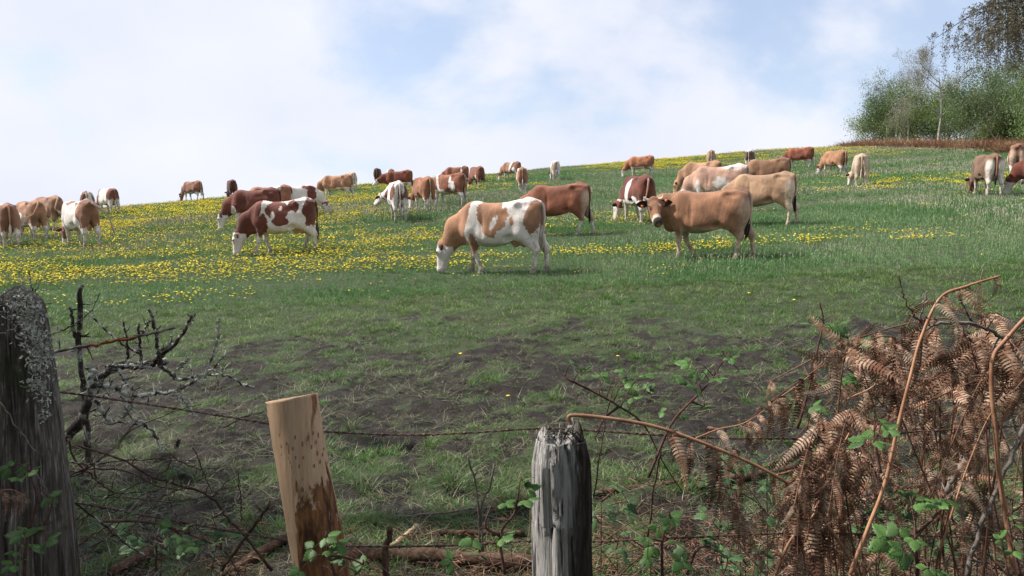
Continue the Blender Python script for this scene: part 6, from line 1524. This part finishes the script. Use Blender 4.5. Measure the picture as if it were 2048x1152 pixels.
bramble([[(665, 1165), (650, 1120), (648, 1085)], [(650, 1120), (690, 1125), (722, 1140)]], [(622, 1106), (646, 1082), (652, 1110), (682, 1124), (720, 1140), (700, 1150), (626, 1146), (594, 1150), (668, 1094)], 'bramble sprig with bright leaves before the new post', 5, 1.9, size=.036)
bramble([[(195, 1050), (270, 1050), (330, 1062), (390, 1086), (440, 1112), (470, 1165)], [(330, 1062), (352, 1080)]], [(312, 1046), (222, 1036), (242, 1042), (360, 1062), (352, 1082), (392, 1072), (402, 1096), (424, 1094), (446, 1080), (382, 1102), (352, 1096), (430, 1110)], 'bramble stem with bright leaves trailing between old post and new post', 6, 1.98, size=.034)
bramble([[(30, 1165), (40, 1080), (60, 1010), (48, 950)], [(40, 1080), (75, 1060), (95, 1000)]], [(42, 938), (24, 960), (48, 950), (30, 1078), (60, 1062), (18, 1068), (76, 1092), (18, 1112), (82, 1000), (10, 940), (45, 1105), (10, 1140), (30, 1130)], 'bramble leaves growing over the foot of the old post', 7, 1.86, size=.034)
bramble([[(1330, 1165), (1330, 1090), (1345, 1040)], [(1330, 1090), (1300, 1085)], [(1380, 1160), (1400, 1110), (1430, 1100)]], [(1292, 1082), (1270, 1090), (1312, 1100), (1336, 1092), (1342, 1042), (1362, 1050), (1322, 1062), (1346, 1134), (1372, 1130), (1412, 1140), (1442, 1112), (1422, 1102), (1300, 1125), (1390, 1120), (1355, 1090)][::2] + [(1342, 1042)], 'low bramble clump between the split post and the bracken', 8, 1.9)
bramble([[(1850, 1165), (1845, 1080), (1835, 1010)], [(1845, 1080), (1890, 1030), (1900, 1000)], [(1770, 950), (1760, 900), (1755, 860)]], [(1752, 866), (1740, 882), (1780, 862), (1770, 850), (1822, 1002), (1842, 1010), (1862, 1012), (1892, 1016), (1904, 1006), (1792, 1086), (1842, 1086), (1822, 1112), (1836, 1140), (1872, 1146), (1892, 1150), (1810, 1060), (1760, 885)], 'bramble clump with broad leaves in front of the bracken heap', 9, 1.82, size=.046)
bramble([[(1640, 1160), (1630, 1060), (1615, 980), (1612, 930)]], [(1622, 1012), (1612, 930), (1628, 815), (1600, 900), (1590, 960), (1640, 870), (1650, 830)], 'thin bramble threading through the low bracken clump', 10, 2.05)
bramble([[(2060, 1165), (2040, 1090), (2030, 1040)]], [(2030, 1075), (2045, 1060), (2020, 1090), (2044, 1110), (2035, 1040)], 'small-leaved bramble at the foot of the thick pinkish stalk', 11, 1.8, size=.026)
gr = random.Random(6)
for k in range(16):
    px, py, d = gr.uniform(1180, 2060), gr.uniform(930, 1150), gr.uniform(2.2, 3.2)
    if k > 11: px, py = gr.uniform(0, 500), gr.uniform(1040, 1150)
    lv = [(px + gr.gauss(0, 32), py + gr.gauss(0, 26)) for _ in range(8)]
    b = ray(px, py, d); bot = (HORIZON + (CAM_Z - gz(b.x, d)) / d * FPX)
    bramble([[(px + gr.gauss(0, 20), bot), (px + gr.gauss(0, 15), (py + bot) / 2), (px, py)], [(px, py), (px + gr.gauss(0, 30), py - 30)]], lv, 'dark-leaved bramble deep in the undergrowth', 50 + k, d, 'd', .045, 'dark brambles in the undergrowth', False)
# thorny grey stems and bare shoots
for i, (pl, a, b, m, lb) in enumerate((([(2060, 850), (2012, 970), (1975, 1065), (1950, 1160)], 7, 8, M_GREYTW, 'thick grey thorny stem leaning at the edge of the heap'), ([(1945, 920), (1920, 960), (1902, 990)], 7, 7, M_GREYTW, 'short grey thorny stem behind the broad-leaved bramble'), ([(1840, 690), (1862, 655), (1910, 645), (1970, 655), (2012, 678)], 4, 6, M_GREYTW, 'grey twig bowing across the top of the heap'),
                                       ([(1800, 540), (1806, 580), (1820, 615), (1848, 650)], 1.6, 3, M_TWIG, 'thin dark shoot standing above the bowing grey twig'), ([(1950, 650), (1930, 615), (1918, 585)], 4, 2, M_DKBR, 'dark spur rising from the bowing grey twig'), ([(1838, 660), (1845, 620), (1855, 582)], 3, 3, M_GREYTW, 'stiff pale shoot beside the tall tan stalk'),
                                       ([(1190, 1000), (1205, 890), (1225, 790), (1240, 760)], 2.2, 1.4, M_TWIG, 'slender dark shoot right of the split post'), ([(1300, 1090), (1310, 990), (1325, 900)], 4, 3, M_TWIG, 'thick thorny shoot under the arching bramble'), ([(1965, 540), (1955, 600), (1940, 660)], 1.6, 2.2, M_GREYTW, 'hair-thin pale shoot above the heap'), ([(1690, 730), (1745, 785), (1790, 830)], 2.5, 2.5, M_GREYTW, 'straight pale twig crossing behind the looping stem'),
                                       ([(1400, 560), (1400, 560)], 1, 1, None, ''))):
    if m is None: continue
    branch([(at(pl, 1.88 + .04 * i), a, b)], lb, m, 400 + i, name='bare_shoot', twigs=7, sides=6, cat='shoot', group=None)
# tangle of thin dead stems at the bottom of the thicket
def tangle(label, n, xr, yr, zmax, seed, name):
    rng = random.Random(seed); mb = MB()
    for k in range(n):
        x, y = rng.uniform(*xr), rng.uniform(*yr); g = gz(x, y); a = rng.random() * 6.28; L = rng.uniform(.2, .7); d = Vector((math.cos(a), math.sin(a) * .6, rng.uniform(-.2, 1.0))).normalized()
        s = Vector((x, y, g + rng.random() ** 2 * zmax)); mb.tube(curve_pts([s, s + d * L * .5 + Vector((rng.gauss(0, .03), rng.gauss(0, .03), .02)), s + d * L + Vector((rng.gauss(0, .05), 0, -.06))], 6), [.0028, .0026, .0023, .002, .0015, .0008], 4, cap=False, mi=k % 3)
    o = add_obj(name, mb.mesh(name, True, [M_TWIG, M_STKD, M_GREYTW])); tag(o, label, 'undergrowth', kind='stuff')
tangle('tangle of thin dead stems under the bracken heap', 1100, (.25, 3.4), (2.2, 3.7), .85, 1, 'dead_stem_tangle')
tangle('tangle of dry stalks at the foot of the fence', 420, (-2.2, .7), (2.6, 4.5), .20, 2, 'dry_stalk_tangle')
